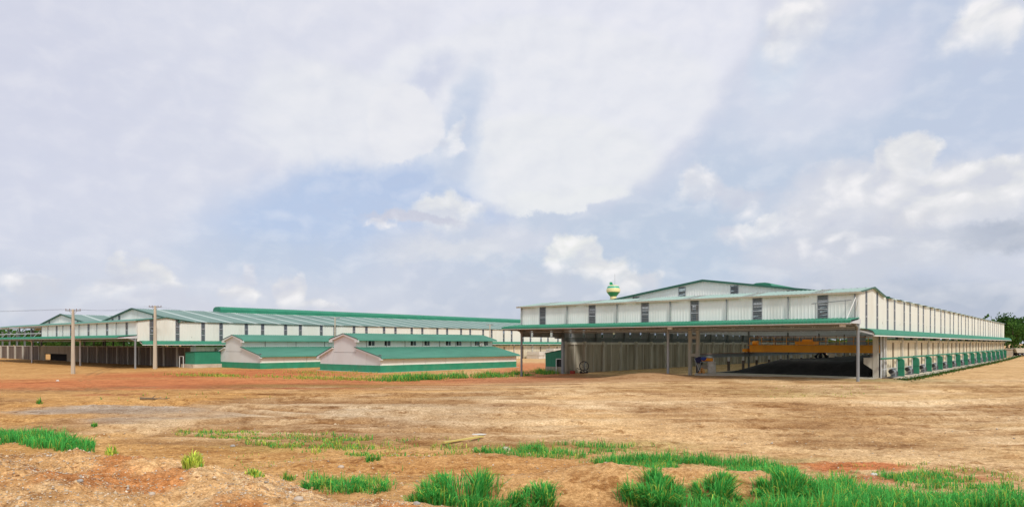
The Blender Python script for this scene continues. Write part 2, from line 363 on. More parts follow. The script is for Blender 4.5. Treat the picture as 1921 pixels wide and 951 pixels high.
RUTS = [(31.5, .10, .0035, -5), (33.6, .10, .0035, -5), (40, .12, .004, 0), (42.3, .12, .004, 0), (52, .13, .003, 8), (54.5, .13, .003, 8), (26.5, .05, .002, 6), (28.4, .06, .002, 6), (36.0, .08, -.003, 22), (38.0, .08, -.003, 22), (46, .10, -.002, -20), (48.2, .10, -.002, -20), (62, .14, .001, 0), (65, .14, .001, 0), (72, .15, .0, 0), (75, .15, 0., 0), (30, .10, .012, 14), (32.2, .10, .012, 14), (44, .14, -.006, 30), (46.6, .14, -.006, 30), (58, .16, -.004, 34), (60.6, .16, -.004, 34)]
def H(x, y, detail=True):
    x = np.asarray(x, float); y = np.asarray(y, float)
    u, v = uv(x, y, OR); dist = np.hypot(x, y)
    z = -4.0+np.interp(y, [-20, 0, 2, 7, 9.5, 12.5, 16, 21], [2.2, 2.35, 2.3, 1.8, 1.35, .9, .4, 0])
    z = z-(.1+.8*sst(8, 44, -u))*sst(48, 84, y)
    z = z+.55*sst(150, 240, y)*sst(-60, -20, u)*1.0 + .45*sst(110, 240, y)*sst(-6, 8, u)
    # dirt ramp by the middle awning post
    z = z+.75*np.exp(-(((x-17.5)/5.0)**2+((y-88)/4.5)**2))
    # heap at bottom left
    cy = 9.3+.25*np.sin(x*.9); ha = np.interp(x, [-14, -7, -4.4, -2.7, -1.2, .2], [1.45, 1.32, 1.0, .62, .42, 0])
    sg = np.where(y > cy, 1.5, 2.3); k1 = np.exp(-.5*((y-cy)/sg)**2); z = z+ha*k1
    # long low heap in the middle
    h2_ = np.interp(x, [-6, -4, -2, .5, 2.4, 4, 5.1, 6.1, 6.5, 7.0], [0, .2, .32, .50, .80, .68, .60, .55, .35, 0]); k2 = np.exp(-.5*((y-16.4-.3*np.sin(x))/1.1)**2); z = z+h2_*k2
    # gully in front of it
    z = z-.28*np.exp(-.5*((y-14.3+.25*np.sin(x*1.3))/.5)**2)*sst(-2.5, 0, x)*(1-sst(5, 8, x))
    # berm crossing the middle of the yard on the left
    z = z+.25*np.exp(-.5*((y-23.0-.15*x)/1.0)**2)*sst(-9, -6, x)*(1-sst(-1, 3, x))
    if detail:
        near = 1-sst(20, 70, dist)
        z = z+.16*fbm(x*.11, y*.11, 3, 3)*sst(12, 30, dist)*(1-sst(60, 75, y))
        z = z+(.10+.05*near)*fbm(x*.22+.4*y*.1, y*1.1, 4, 9, .6)*sst(5, 20, dist)
        z = z+.11*near*fbm(x*1.1, y*1.4, 5, 21, .62)
        z = z+(.42*k1*np.minimum(ha, 1)+.34*k2*h2_*1.5)*fbm(x*.9, y*.9, 5, 31, .62)
        z = z+(.05+.09*k1*np.minimum(ha, 1))*near*fbm(x*6, y*6, 3, 41, .6)
        z = z-.22*k1*np.minimum(ha, 1)*np.exp(-.5*(((x+y*.55+1.8*np.sin(x*.5)) % 2.6-1.3)/.3)**2)
        z = z+.10*(1-sst(14, 30, np.hypot(x-22, (y-33)*1.2)))*fbm(x*2.2, y*2.2, 3, 45, .6)
        # wheel ruts sweeping towards the right-hand shed
        for c0, a0, kk, x0 in RUTS:
            w = y-kk*(x-x0)**2
            z = z-a0*(np.exp(-.5*((w-c0-.6*np.sin(x*.07+c0))/.33)**2)-.45*np.exp(-.5*((w-c0-.8-.6*np.sin(x*.07+c0))/.3)**2))*(.35+1.3*vnoise(x*.35, y*.1, 51))
        z = z+.10*sst(18, 26, dist)*(1-sst(58, 90, dist))*(np.abs(fbm(x*.8, y*1.3, 4, 57, .6))*-2+.3)
    return z
def ray(px, py):                     # where the line of sight through a photo pixel meets the land
    r = (px-960.5)/FP; s = (644-py)/FP; ds = np.geomspace(5, 420, 900); g = H(r*ds, ds); hit = np.nonzero(s*ds < g)[0]
    k = hit[0] if len(hit) else len(ds)-1; return r*ds[k], ds[k]
def gz(x, y): return float(H(np.array([x]), np.array([y]))[0])

th = np.concatenate([np.linspace(-180, -46, 40, endpoint=False), np.linspace(-46, 46, 1100), np.linspace(46, 180, 41)[1:-1]])*math.pi/180
rr = np.concatenate([[.4, 1, 2, 3, 4], np.geomspace(5, 60, 330), np.geomspace(60, 420, 110)[1:], np.geomspace(420, 6000, 14)[1:]])
TH, RR = np.meshgrid(th, rr); GX = RR*np.sin(TH); GY = RR*np.cos(TH); GZ = H(GX, GY)
nA, nR = len(th), len(rr)
verts = np.stack([GX, GY, GZ], -1).reshape(-1, 3)
ii, jj = np.meshgrid(np.arange(nR-1), np.arange(nA), indexing='ij')
q = np.stack([ii*nA+jj, ii*nA+(jj+1) % nA, (ii+1)*nA+(jj+1) % nA, (ii+1)*nA+jj], -1).reshape(-1, 4)[:, ::-1]
def np_mesh(name, v, faces_flat, loop_start, loop_total, m, tint=None, smooth=False):
    me = bpy.data.meshes.new(name); me.vertices.add(len(v)); me.vertices.foreach_set('co', v.astype(np.float32).ravel())
    me.loops.add(len(faces_flat)); me.loops.foreach_set('vertex_index', faces_flat.astype(np.int32))
    me.polygons.add(len(loop_start)); me.polygons.foreach_set('loop_start', loop_start.astype(np.int32))
    me.polygons.foreach_set('loop_total', loop_total.astype(np.int32))
    if smooth: me.polygons.foreach_set('use_smooth', np.ones(len(loop_start), bool))
    me.update(calc_edges=True)
    if tint is not None:
        a = me.color_attributes.new('tint', 'FLOAT_COLOR', 'POINT'); c = np.ones((len(v), 4), np.float32); c[:, :3] = tint; a.data.foreach_set('color', c.ravel())
    me.materials.append(MT[m] if isinstance(m, str) else m); return me
# soils: colour of the ground itself, patch by patch
def patch(px, py, rx, ry, z=-4.0):
    Y = -z*FP/(py-644); return ((px-960)/FP*Y, Y, rx/FP*Y, Y*ry/(py-644))
def pm(X, Y, p, soft=.5, seed=0):
    d = np.sqrt(((X-p[0])/p[2])**2+((Y-p[1])/p[3])**2)+.9*fbm(X/p[2]*1.6, Y/p[3]*1.6, 4, seed, .6)
    return 1-sst(1-soft, 1+soft*.5, d)
X, Y = verts[:, 0], verts[:, 1]
c = np.empty((len(X), 3)); c[:] = (.68, .475, .245)
def blend(m, col): global c; m = np.clip(m, 0, 1)[:, None]; c = c*(1-m)+np.array(col)*m
blend(.55*sst(-.1, .2, fbm(X*.12, Y*.12, 4, 61)), (.56, .38, .17))
blend(.9*(1-sst(-12, 18, X+.1*Y+6*fbm(X*.08, Y*.08, 3, 62)))*sst(9, 16, Y), (.56, .32, .11))
UL = uv(X, Y, OR)[0]
for p, s, a, col in [
  ((300, 706, 520, 13), .5, .9, (.55, .20, .075)), ((130, 716, 330, 8), .4, .8, (.56, .22, .085)), ((560, 712, 330, 7), .4, .9, (.40, .13, .055)),
  ((760, 722, 160, 7), .5, .6, (.34, .15, .07)), ((450, 690, 260, 7), .5, .9, (.52, .18, .065)), ((1010, 684, 90, 14), .5, .9, (.56, .22, .09)), ((850, 700, 260, 7), .5, .8, (.5, .19, .08)),
  ((1200, 703, 330, 8), .5, .55, (.36, .20, .11)), ((1000, 712, 140, 5), .5, .6, (.33, .17, .09)),
  ((200, 768, 190, 10), .6, .8, (.37, .34, .30)), ((230, 790, 120, 8), .6, .7, (.37, .34, .30)), ((520, 775, 280, 30), .6, .8, (.46, .38, .28)),
  ((900, 742, 150, 11), .6, .7, (.47, .36, .22)), ((780, 775, 280, 34), .6, .65, (.50, .40, .27)), ((700, 820, 180, 14), .6, .5, (.42, .30, .18)),
  ((900, 880, 330, 40), .6, .6, (.55, .29, .10)), ((210, 738, 60, 4), .5, .7, (.42, .15, .06)), ((1060, 760, 160, 6), .5, .5, (.36, .2, .1)), ((1500, 735, 180, 9), .6, .6, (.36, .29, .10)),
  ((1680, 770, 260, 24), .7, .55, (.54, .37, .20)), ((1760, 815, 230, 22), .7, .6, (.48, .31, .16)), ((1450, 800, 260, 20), .7, .45, (.44, .27, .13)),
  ((1250, 760, 260, 20), .6, .5, (.58, .40, .22)), ((1700, 845, 160, 14), .5, .6, (.60, .42, .23)), ((1830, 870, 110, 14), .5, .6, (.60, .42, .23)),
  ((1600, 875, 150, 9), .4, .9, (.50, .17, .06)), ((1680, 900, 200, 14), .6, .9, (.46, .17, .07)), ((1640, 885, 45, 4), .3, .8, (.58, .42, .22)),
  ((1050, 835, 240, 13), .6, .5, (.30, .26, .07)), ((560, 830, 220, 13), .6, .5, (.30, .26, .07)), ((1350, 865, 200, 10), .6, .6, (.20, .22, .06)),
  ((620, 710, 260, 5), .6, .6, (.26, .22, .06)), ((1700, 712, 120, 5), .6, .6, (.25, .25, .10))]:
    blend(a*pm(X, Y, patch(*p), s, int(p[0])), col)
blend(.85*np.exp(-.5*((Y-14.3+.25*np.sin(X*1.3))/.45)**2)*sst(-2.5, 0, X)*(1-sst(6, 9, X)), (.27, .09, .035))
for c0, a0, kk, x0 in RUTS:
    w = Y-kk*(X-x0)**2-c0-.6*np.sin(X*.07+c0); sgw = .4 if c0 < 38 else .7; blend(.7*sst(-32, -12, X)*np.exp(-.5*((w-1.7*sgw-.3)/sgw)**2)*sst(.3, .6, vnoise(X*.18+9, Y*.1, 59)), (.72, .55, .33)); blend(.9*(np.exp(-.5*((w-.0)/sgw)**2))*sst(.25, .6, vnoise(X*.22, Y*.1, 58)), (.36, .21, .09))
hm = (1-sst(-1.5, 1.0, X))*(1-sst(10.6, 11.8, Y))                     # stony heap
blend(hm, (.70, .44, .20)); blend(.9*hm*sst(.0, .16, fbm(X*1.1, Y*.7, 4, 71)), (.56, .24, .08)); blend(.8*hm*sst(.02, .2, fbm(X*.9+5, Y*.9, 4, 72)), (.74, .54, .30))
g2 = sst(-6, -4, X)*(1-sst(7, 8, X))*sst(14.6, 15.4, Y)*(1-sst(17.8, 18.8, Y)); blend(.7*g2, (.62, .37, .16))
gm = bpy.data.materials.new('bare_soil'); gm.use_nodes = True; t = gm.node_tree; b = t.nodes['Principled BSDF']; b.inputs['Roughness'].default_value = .95; b.inputs['Specular IOR Level'].default_value = .15
at = N(t, 'ShaderNodeAttribute', attribute_name='tint'); tcg = N(t, 'ShaderNodeTexCoord')
def gnoise(scale, stretch, d=8, r=.65):
    mp = N(t, 'ShaderNodeMapping'); mp.inputs['Scale'].default_value = stretch; t.links.new(tcg.outputs['Object'], mp.inputs[0])
    n = N(t, 'ShaderNodeTexNoise'); n.inputs['Scale'].default_value = scale; n.inputs['Detail'].default_value = d; n.inputs['Roughness'].default_value = r
    t.links.new(mp.outputs[0], n.inputs[0]); return n.outputs['Fac']
def gmul(last, fac, a, b_, ca, cb):
    rp = N(t, 'ShaderNodeValToRGB'); rp.color_ramp.elements[0].position = a; rp.color_ramp.elements[1].position = b_
    rp.color_ramp.elements[0].color = (*ca, 1); rp.color_ramp.elements[1].color = (*cb, 1); t.links.new(fac, rp.inputs[0])
    m = N(t, 'ShaderNodeMix', data_type='RGBA', blend_type='MULTIPLY'); m.inputs[0].default_value = 1; t.links.new(last, m.inputs[6]); t.links.new(rp.outputs[0], m.inputs[7]); return m.outputs[2]
last = gmul(at.outputs['Color'], gnoise(.35, (.55, 1.1, 1)), .38, .62, (.90, .84, .77), (1.07, 1.07, 1.07))
last = gmul(last, gnoise(1.9, (.8, 1, 1)), .36, .6, (.82, .77, .71), (1.08, 1.08, 1.08))
last = gmul(last, gnoise(9, (1, 1, 1)), .38, .62, (.70, .64, .58), (1.12, 1.14, 1.18))
last = gmul(last, gnoise(38, (1, 1, 1), 4), .40, .60, (.74, .70, .66), (1.14, 1.16, 1.2))
def shade_lines(scale, stretch, wdt, amt):  # thin dark lines painted into the soil as shade along its ridges
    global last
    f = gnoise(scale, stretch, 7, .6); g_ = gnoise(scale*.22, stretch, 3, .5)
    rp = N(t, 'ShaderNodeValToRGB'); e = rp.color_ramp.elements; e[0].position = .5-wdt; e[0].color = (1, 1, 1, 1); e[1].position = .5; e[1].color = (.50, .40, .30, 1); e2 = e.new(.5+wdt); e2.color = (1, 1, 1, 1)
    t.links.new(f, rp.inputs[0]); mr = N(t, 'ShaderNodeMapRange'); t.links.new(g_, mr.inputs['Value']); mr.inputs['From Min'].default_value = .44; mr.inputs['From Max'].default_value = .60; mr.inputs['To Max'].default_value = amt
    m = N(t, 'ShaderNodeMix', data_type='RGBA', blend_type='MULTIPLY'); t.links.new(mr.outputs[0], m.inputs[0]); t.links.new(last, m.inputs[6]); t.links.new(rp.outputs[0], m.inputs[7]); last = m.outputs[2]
def shade_spots(scale, stretch, lo, hi, col, amt):  # dark spots painted into the soil colour as shade of churned ridges
    global last
    f = gnoise(scale, stretch, 6, .62); g_ = gnoise(scale*.17, stretch, 3, .5)
    a_ = N(t, 'ShaderNodeMapRange'); t.links.new(f, a_.inputs['Value']); a_.inputs['From Min'].default_value = hi; a_.inputs['From Max'].default_value = lo; a_.inputs['To Max'].default_value = amt
    b2 = N(t, 'ShaderNodeMapRange'); t.links.new(g_, b2.inputs['Value']); b2.inputs['From Min'].default_value = .42; b2.inputs['From Max'].default_value = .56
    mu = N(t, 'ShaderNodeMath', operation='MULTIPLY'); t.links.new(a_.outputs[0], mu.inputs[0]); t.links.new(b2.outputs[0], mu.inputs[1])
    m = N(t, 'ShaderNodeMix', data_type='RGBA', blend_type='MULTIPLY'); t.links.new(mu.outputs[0], m.inputs[0]); t.links.new(last, m.inputs[6]); m.inputs[7].default_value = (*col, 1); last = m.outputs[2]
shade_spots(.45, (.45, 1, 1), .38, .47, (.66, .55, .44), .65); shade_spots(.8, (.6, .9, 1), .38, .46, (.60, .48, .36), .75); shade_spots(2.4, (.8, 1, 1), .38, .46, (.55, .44, .33), .85); shade_lines(4.5, (.8, 1, 1), .02, .7)
gmx = N(t, 'ShaderNodeMix', data_type='RGBA', blend_type='MULTIPLY'); gmx.inputs[0].default_value = 1; t.links.new(last, gmx.inputs[6]); gmx.inputs[7].default_value = (1.16, 1.18, 1.2, 1); t.links.new(gmx.outputs[2], b.inputs['Base Color'])
bp = N(t, 'ShaderNodeBump'); bp.inputs['Strength'].default_value = .8; bp.inputs['Distance'].default_value = .10; t.links.new(gnoise(5, (1, 1, 1), 10, .7), bp.inputs['Height']); t.links.new(bp.outputs[0], b.inputs['Normal'])
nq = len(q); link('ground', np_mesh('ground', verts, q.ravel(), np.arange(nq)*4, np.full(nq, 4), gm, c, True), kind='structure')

# ------------------------------------------------------------------ windows
def pane_mesh(w, h, key, cache={}):
    k = (round(w, 3), round(h, 3), key)
    if k not in cache:
        m = MB()
        if key == 'f': m.box(0, w, -.012, .012, 0, h)
        else: m.box(-.012, .012, 0, w, 0, h)
        cache[k] = m.mesh('pane', 'glass')
    return cache[k]
def frame_mesh(w, h, n, key, cache={}):
    k = (round(w, 3), round(h, 3), n, key)
    if k not in cache:
        m = MB(); B = (lambda a, b_, c_, d, e, f: m.box(a, b_, c_, d, e, f)) if key == 'f' else (lambda a, b_, c_, d, e, f: m.box(c_, d, a, b_, e, f))
        B(0, .07, -.06, .06, 0, h); B(w-.07, w, -.06, .06, 0, h)
        for i in range(n+1): zc = i*h/n; B(.07, w-.07, -.055, .055, max(0, zc-.06), min(h, zc+.06))
        cache[k] = m.mesh('window', 'frame')
        m2 = MB(); B2 = (lambda a, b_, c_, d, e, f: m2.box(a, b_, c_, d, e, f)) if key == 'f' else (lambda a, b_, c_, d, e, f: m2.box(c_, d, a, b_, e, f))
        k_ = int(h/.22)
        for i in range(1, k_): B2(.08, w-.08, -.04, -.02, i*h/k_-.022, i*h/k_+.022)
        cache[k+('l',)] = m2.mesh('louvre', 'steel')
    return cache[k], cache[k+('l',)]
def window(parent, key, x, y, z, w, h, n, lv=True):
    fm, lm = frame_mesh(w, h, n, key); o = link('window', fm, parent, (x, y, z))
    if lv: link('louvre', lm, o)
    pm_ = pane_mesh(w-.14, h/n-.12, key)
    for i in range(n):
        link('pane', pm_, o, (.07, 0, i*h/n+.06) if key == 'f' else (0, .07, i*h/n+.06))
    return o
def wall_panel_f(parent, x0, x1, y, z0, top, m, pitch=.38, amp=.035, name='cladding_panel'):   # ribbed wall sheet facing the front; top(x)
    n = max(1, round((x1-x0)/pitch)); p = (x1-x0)/n; st = []
    for k in range(n): st += [(x0+k*p, 0), (x0+(k+.6)*p, 0), (x0+(k+.68)*p, -amp), (x0+(k+.88)*p, -amp), (x0+(k+.96)*p, 0)]
    st.append((x1, 0)); vs = []
    for x, o in st: vs += [(x, y+o, z0), (x, y+o, top(x))]
    fs = [(2*i, 2*i+2, 2*i+3, 2*i+1) for i in range(len(st)-1)]
    k = len(vs); vs += [(x0, y+.08, z0), (x0, y+.08, top(x0)), (x1, y+.08, z0), (x1, y+.08, top(x1))]; fs += [(k, k+1, k+3, k+2), (0, 1, k+1, k), (k+2, k+3, 2*len(st)-1, 2*len(st)-2)]
    return MB().add(vs, fs).obj(name, m, parent)
def wall_panel_s(parent, x, y0, y1, z0, top, m, pitch=.55, amp=.03, sgn=1, name='cladding_panel', brk=()):
    n = max(1, round((y1-y0)/pitch)); p = (y1-y0)/n; st = []
    for k in range(n): st += [(y0+k*p, 0), (y0+(k+.6)*p, 0), (y0+(k+.68)*p, amp), (y0+(k+.88)*p, amp), (y0+(k+.96)*p, 0)]
    st.append((y1, 0))
    for b_ in brk:
        if y0 < b_ < y1: st.append((b_, 0))
    st.sort(); vs = []
    for y, o in st: vs += [(x+o*sgn, y, z0), (x+o*sgn, y, top(y))]
    fs = [(2*i, 2*i+1, 2*i+3, 2*i+2) for i in range(len(st)-1)]
    k = len(vs); vs += [(x-.08*sgn, y0, z0), (x-.08*sgn, y0, top(y0)), (x-.08*sgn, y1, z0), (x-.08*sgn, y1, top(y1))]; fs += [(k, k+2, k+3, k+1)]
    return MB().add(vs, fs).obj(name, m, parent)

# ------------------------------------------------------------------ the two big sheds
BAY = 10.8; EAVE = 9.43; RIDGE = 10.2; HR = 12.8; CB = 5.5; CF = 6.12; LEN = 157.0
def bay_top(v): return EAVE+(RIDGE-EAVE)*(1-abs(v-BAY/2)/(BAY/2)) if 0 <= v <= BAY else EAVE+.06
WV = [2.68, 7.67]+[w for k in range(15) for w in (12.9+9.55*k, 16.75+9.55*k)]
def shed(root, Wd, clad_w, ridges, gable_v, win_u, gwin_u, pipes, mon_v, back_sides, near):
    half = 23.3; WW = 1.15; pf = .38 if near else .6
    # front wall of the high front bay
    edges = sorted([-clad_w]+[u-WW/2 for u in win_u]+[u+WW/2 for u in win_u]+[0.]+[p_ for p_ in pipes if -clad_w < p_ < 0])
    for a, b_ in zip(edges, edges[1:]):
        mid = (a+b_)/2
        if any(abs(mid-w) < WW/2-.01 for w in win_u): window(root, 'f', a, 0, CF+.02, b_-a, EAVE-CF-.06, 2)
        else: wall_panel_f(root, a, b_, 0, CF, lambda x: EAVE, 'clad_f', pf, .02)
    for p_ in pipes:
        MB().tube([(p_, -.12, EAVE+.02), (p_, -.12, EAVE-.3), (p_+.05, -.17, EAVE-.5), (p_+.05, -.17, 6.75)], .075, 8).obj('downpipe', 'steel', root)
        MB().bar((p_+.1, -.2, 7.4), (p_+.55, -1.0, 8.5), .05).obj('pipe_stay', 'white', root)
    # side walls
    for sx_, vis in ((0., True), (-Wd, back_sides)):
        if not vis: continue
        sg = 1 if sx_ == 0 else -1
        cuts = [0.]+[c_ for w in WV for c_ in (w-.42, w+.42)]+[LEN]
        for i, (a, b_) in enumerate(zip(cuts, cuts[1:])):
            cb = CB if sg == 1 else 4.95
            if i % 2: window(root, 's', sx_, a, cb, b_-a, (EAVE if a > BAY else bay_top(a))-cb-.02, 3, sg == 1)
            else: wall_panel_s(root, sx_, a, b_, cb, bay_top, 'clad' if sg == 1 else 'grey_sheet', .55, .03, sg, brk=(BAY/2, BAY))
        # side awning with rounded edge
        v0 = 0. if (near and sg == 1) else BAY-.3
        if not near: v0 = .4
        MB().ribbed([(sx_+sg*.02, CB+.12), (sx_+sg*.8, CB+.02), (sx_+sg*1.25, CB-.15), (sx_+sg*1.45, CB-.45), (sx_+sg*1.47, CB-.62)], v0, LEN+3, .9, .025).obj('side_awning', 'green', root)
        MB().box(*sorted((sx_+sg*1.35, sx_+sg*1.50)), v0, LEN+3, CB-.74, CB-.625).obj('gutter', 'white', root)
        m = MB()
        for v in [v0+.1]+[BAY+9.3*k for k in range(16)]: m.bar((sx_, v, CB-.15), (sx_+sg*1.38, v, CB-.55), .10, .16)
        m.obj('awning_bracket', 'steel_light', root)
        # precast lower wall: panels between pilasters
        inner = near and sg == -1
        pitch = 5.7 if inner else 4.65
        nP = int((LEN-BAY)/pitch)
        for k in range(nP+1):
            v = BAY+.2+pitch*k
            main = (k % 2 == 0)
            if inner:
                MB().box(sx_-.25, sx_+.42, v-.24, v+.24, -1.5, 4.35).box(sx_-.2, sx_+.6, v-.16, v+.16, 3.4, 3.9).obj('pilaster', 'pilaster', root)
                if k < nP: MB().box(sx_-.10, sx_+.18, v+pitch/2-.1, v+pitch/2+.1, -1.5, 3.8).obj('pilaster', 'pilaster', root)
            else:
                w_ = .28 if main else .17
                MB().box(sx_-.3, sx_+(.30 if main else .16), v-w_, v+w_, -1.5, 4.9 if main else 4.1).obj('pilaster', 'pilaster' if main else 'cream_gap', root)
        for k in range(nP):
            v = BAY+.2+pitch*k
            if inner:
                for a, b_ in ((v+.2, v+pitch/2-.1), (v+pitch/2+.1, v+pitch-.2)): MB().box(sx_-.12, sx_+.05, a, b_, -1.5, 3.8).obj('wall_panel', 'concrete', root)
            else:
                for a, b_ in ((v+.32, v+pitch/2-.04), (v+pitch/2+.04, v+pitch-.34)):
                    MB().box(sx_-.15, sx_+.06, a, b_, -1.5, 4.1).obj('wall_panel', 'cream_wall', root)
        MB().box(sx_-.2, sx_+.22, BAY, LEN, 3.8 if inner else 4.1, 4.2 if inner else 4.42).obj('ring_beam', 'pilaster' if inner else 'cream_wall', root)
        if inner: MB().box(sx_-.1, sx_-.02, BAY, LEN, 4.2, 4.93).obj('closure_sheet', 'steel_dark', root)
        if not inner: MB().box(sx_-.25, sx_-.155, BAY+.2, LEN, -1.5, 4.1).obj('wall_core', 'cream_gap', root)
    # front bay roof, pale, with clear strips; then hall roofs
    xl = -Wd-.5
    if near or True:
        xs_ = [.25]; x = -4.0
        while near and x > xl+2: xs_ += [x, x-1.3]; x -= 7.75
        xs_.append(xl)
        for i_, (b_, a) in enumerate(zip(xs_, xs_[1:])):
            cl_ = i_ % 2
            MB().ribbed([(-.35, EAVE+.03), (BAY/2, RIDGE+.06)], a, b_, pf*1.3, .05, axis='x', thick=.004 if cl_ else .05).obj('skylight' if cl_ else 'roof_sheet', 'clear' if cl_ else ('roof_pale' if near else 'green_roof'), root)
        MB().ribbed([(BAY/2, RIDGE+.06), (BAY+.2, EAVE+.05)], xl, .25, pf*2, .04, axis='x').obj('roof', 'roof_pale' if near else 'green_roof', root)
    MB().box(xl, .3, -.42, -.30, EAVE-.16, EAVE+.05).obj('gutter', 'fascia', root)
    MB().prism([(-.4, EAVE-.02), (BAY/2, RIDGE-.02), (BAY+.2, EAVE), (BAY+.2, EAVE+.12), (BAY/2, RIDGE+.14), (-.4, EAVE+.12)], 'x', .255, .33).obj('verge_trim', 'trim', root)
    for ri, rc in enumerate(ridges):
        def gt(x, rc=rc): return HR-(HR-EAVE)*abs(x-rc)/half
        gw = [u for u in gwin_u if abs(u-rc) < half-2]
        ed = sorted([rc-half+.6, rc+half-.6, rc]+[u-WW/2 for u in gw]+[u+WW/2 for u in gw])
        for a, b_ in zip(ed, ed[1:]):
            mid = (a+b_)/2
            if any(abs(mid-w) < WW/2-.01 for w in gw):
                zt = min(gt(a), gt(b_))-.05; window(root, 'f', a, gable_v, EAVE-.6, b_-a, zt-EAVE+.6, 2)
                wall_panel_f(root, a, b_, gable_v, zt, gt, 'clad_f', .4)
            else: wall_panel_f(root, a, b_, gable_v, EAVE-.6, gt, 'clad_f', pf, name='gable_panel')
        MB().prism([(rc-half-.4, EAVE-.1), (rc, HR-.02), (rc+half+.4, EAVE-.1), (rc+half+.4, EAVE+.16), (rc, HR+.25), (rc-half-.4, EAVE+.16)], 'y', gable_v-.45, gable_v-.1).obj('verge_trim', 'trim', root)
        for sg in (1, -1):
            a = [(rc, HR+.1), (rc+sg*(half+.35), EAVE+.04)]
            if sg < 0: a = a[::-1]
            v = gable_v-.1; stp = 5.7; nn_ = int((LEN+.5-v)/stp)
            for k in range(nn_+1):
                sk = 3.0 if near else 1.0; e = min(v+stp-sk, LEN+.5); MB().ribbed(a, v, e, .6, .05).obj('roof_sheet', 'roof_teal', root)  # clear strips widened on the near shed's unseen roof to brighten its interior
                if k < nn_: MB().ribbed([(p[0], p[1]+.01) for p in a], e, e+sk, .45, .03, thick=.004).obj('skylight', 'clear' if near else 'skylight_old', root)
                v += stp
        if ri == 0:
            pr = [(-1.9, HR-.7), (-1.9, HR+.65), (-1.5, HR+1.05), (-.7, HR+1.28), (.7, HR+1.28), (1.5, HR+1.05), (1.9, HR+.65), (1.9, HR-.7)]
            mo = MB().prism([(rc+p[0], p[1]) for p in pr], 'y', mon_v, LEN-2).obj('ridge_vent', 'green', root)
            MB().ribbed([(rc+1.93, HR-.2), (rc+1.93, HR+.62), (rc+1.55, HR+1.06), (rc+.7, HR+1.30)], mon_v+.1, LEN-2.1, .7, .03).obj('vent_sheet', 'green', mo)
            MB().box(rc+1.9, rc+2.2, mon_v+1.5, LEN-2, HR-.28, HR-.16).obj('gutter', 'white', mo)
            MB().box(rc-1.95, rc+1.98, mon_v-.04, mon_v-.005, HR-.7, HR-.45).obj('vent_trim', 'trim', mo)
    if near:
        MB().box(-Wd, 0, LEN-.2, LEN, -1.5, 4.4).obj('end_wall', 'concrete', root)
        MB().prism([(-Wd, 5.4), (0, 5.4), (0, EAVE), (-Wd/2, HR), (-Wd, EAVE)], 'y', LEN-.15, LEN-.05).obj('end_cladding', 'clad', root)
    # portal frames inside
    k = 0
    for v in [.4, BAY-.3]+[BAY+9.3*j for j in range(1, 16)]:
        m = MB()
        for rc in ridges[:1]:
            for sg in (1, -1):
                xo = rc+sg*(half-.35)
                m.bar((xo, v, CB-1.2 if v > 5 else CB), (xo, v, EAVE-.5), .3, .3)
                if v > 12: m.bar((xo, v, EAVE-.55), (rc, v, HR-.5), .22, .5)
            m.bar((rc, v, 0), (rc, v, (RIDGE if v < 12 else HR)-.7), .22, .3) if v > 12 and k % 2 else None
            m.bar((rc-half, v, CB+.9), (rc+half, v, CB+.9), .14, .26)
        m.obj('portal_frame', 'steel_dark', root); k += 1
        if near and v > 5:
            tm = MB(); rc = ridges[0]; n_ = 18; zb, zt = 5.95, 6.95
            tm.bar((rc-half, v, zb), (rc+half, v, zb), .12, .12)
            for j in range(n_):
                xa_, xb_ = rc-half+2*half*j/n_, rc-half+2*half*(j+.5)/n_; xc_ = rc-half+2*half*(j+1)/n_
                tm.bar((xa_, v, zb), (xb_, v, zt), .07).bar((xb_, v, zt), (xc_, v, zb), .07)
            tm.obj('lattice_truss', 'steel_light', root)
    for z_ in (CB+.15, CB+2.2, CB+3.5): MB().bar((-.2, .25, z_), (-Wd+.2, .25, z_), .10, .12).bar((-.2, BAY-.2, z_), (-Wd+.2, BAY-.2, z_), .10, .16).obj('girt', 'steel', root)
    # front awning
    xa = -(47.3 if near else 112)
    aw = MB().ribbed([(-3.5, 6.32), (-3.2, 6.42), (-.02, 6.72)], xa, 0, .42 if near else .8, .055, axis='x').obj('front_awning', 'green', root)
    MB().ribbed([(-3.56, 6.12), (-3.53, 6.36)], xa, 0, .42 if near else .8, .03, axis='x', thick=.01).obj('awning_edge', 'green', aw)
    MB().box(xa, .0, -3.52, -3.40, 6.02, 6.11).obj('gutter', 'white', aw)
    MB().prism([(-3.40, 6.06), (-3.40, 6.2), (.0, 6.56), (.0, 6.06)], 'x', -.10, .12).obj('end_beam', 'steel_light', aw)
    for j in range(int(-xa/3.87)+1): MB().prism([(-3.38, 5.93), (-3.38, 6.05), (0.08, 6.05), (0.08, 5.88)], 'x', -.4-3.87*j-.06, -.4-3.87*j+.06).obj('awning_beam', 'steel', aw)
    MB().box(xa+.1, -.1, -3.38, .0, 6.05, 6.10).obj('soffit', 'soffit', aw)
    MB().box(xa+.1, -.1, .1, .35, 5.86, 6.08).obj('header_beam', 'steel', root)
    return aw

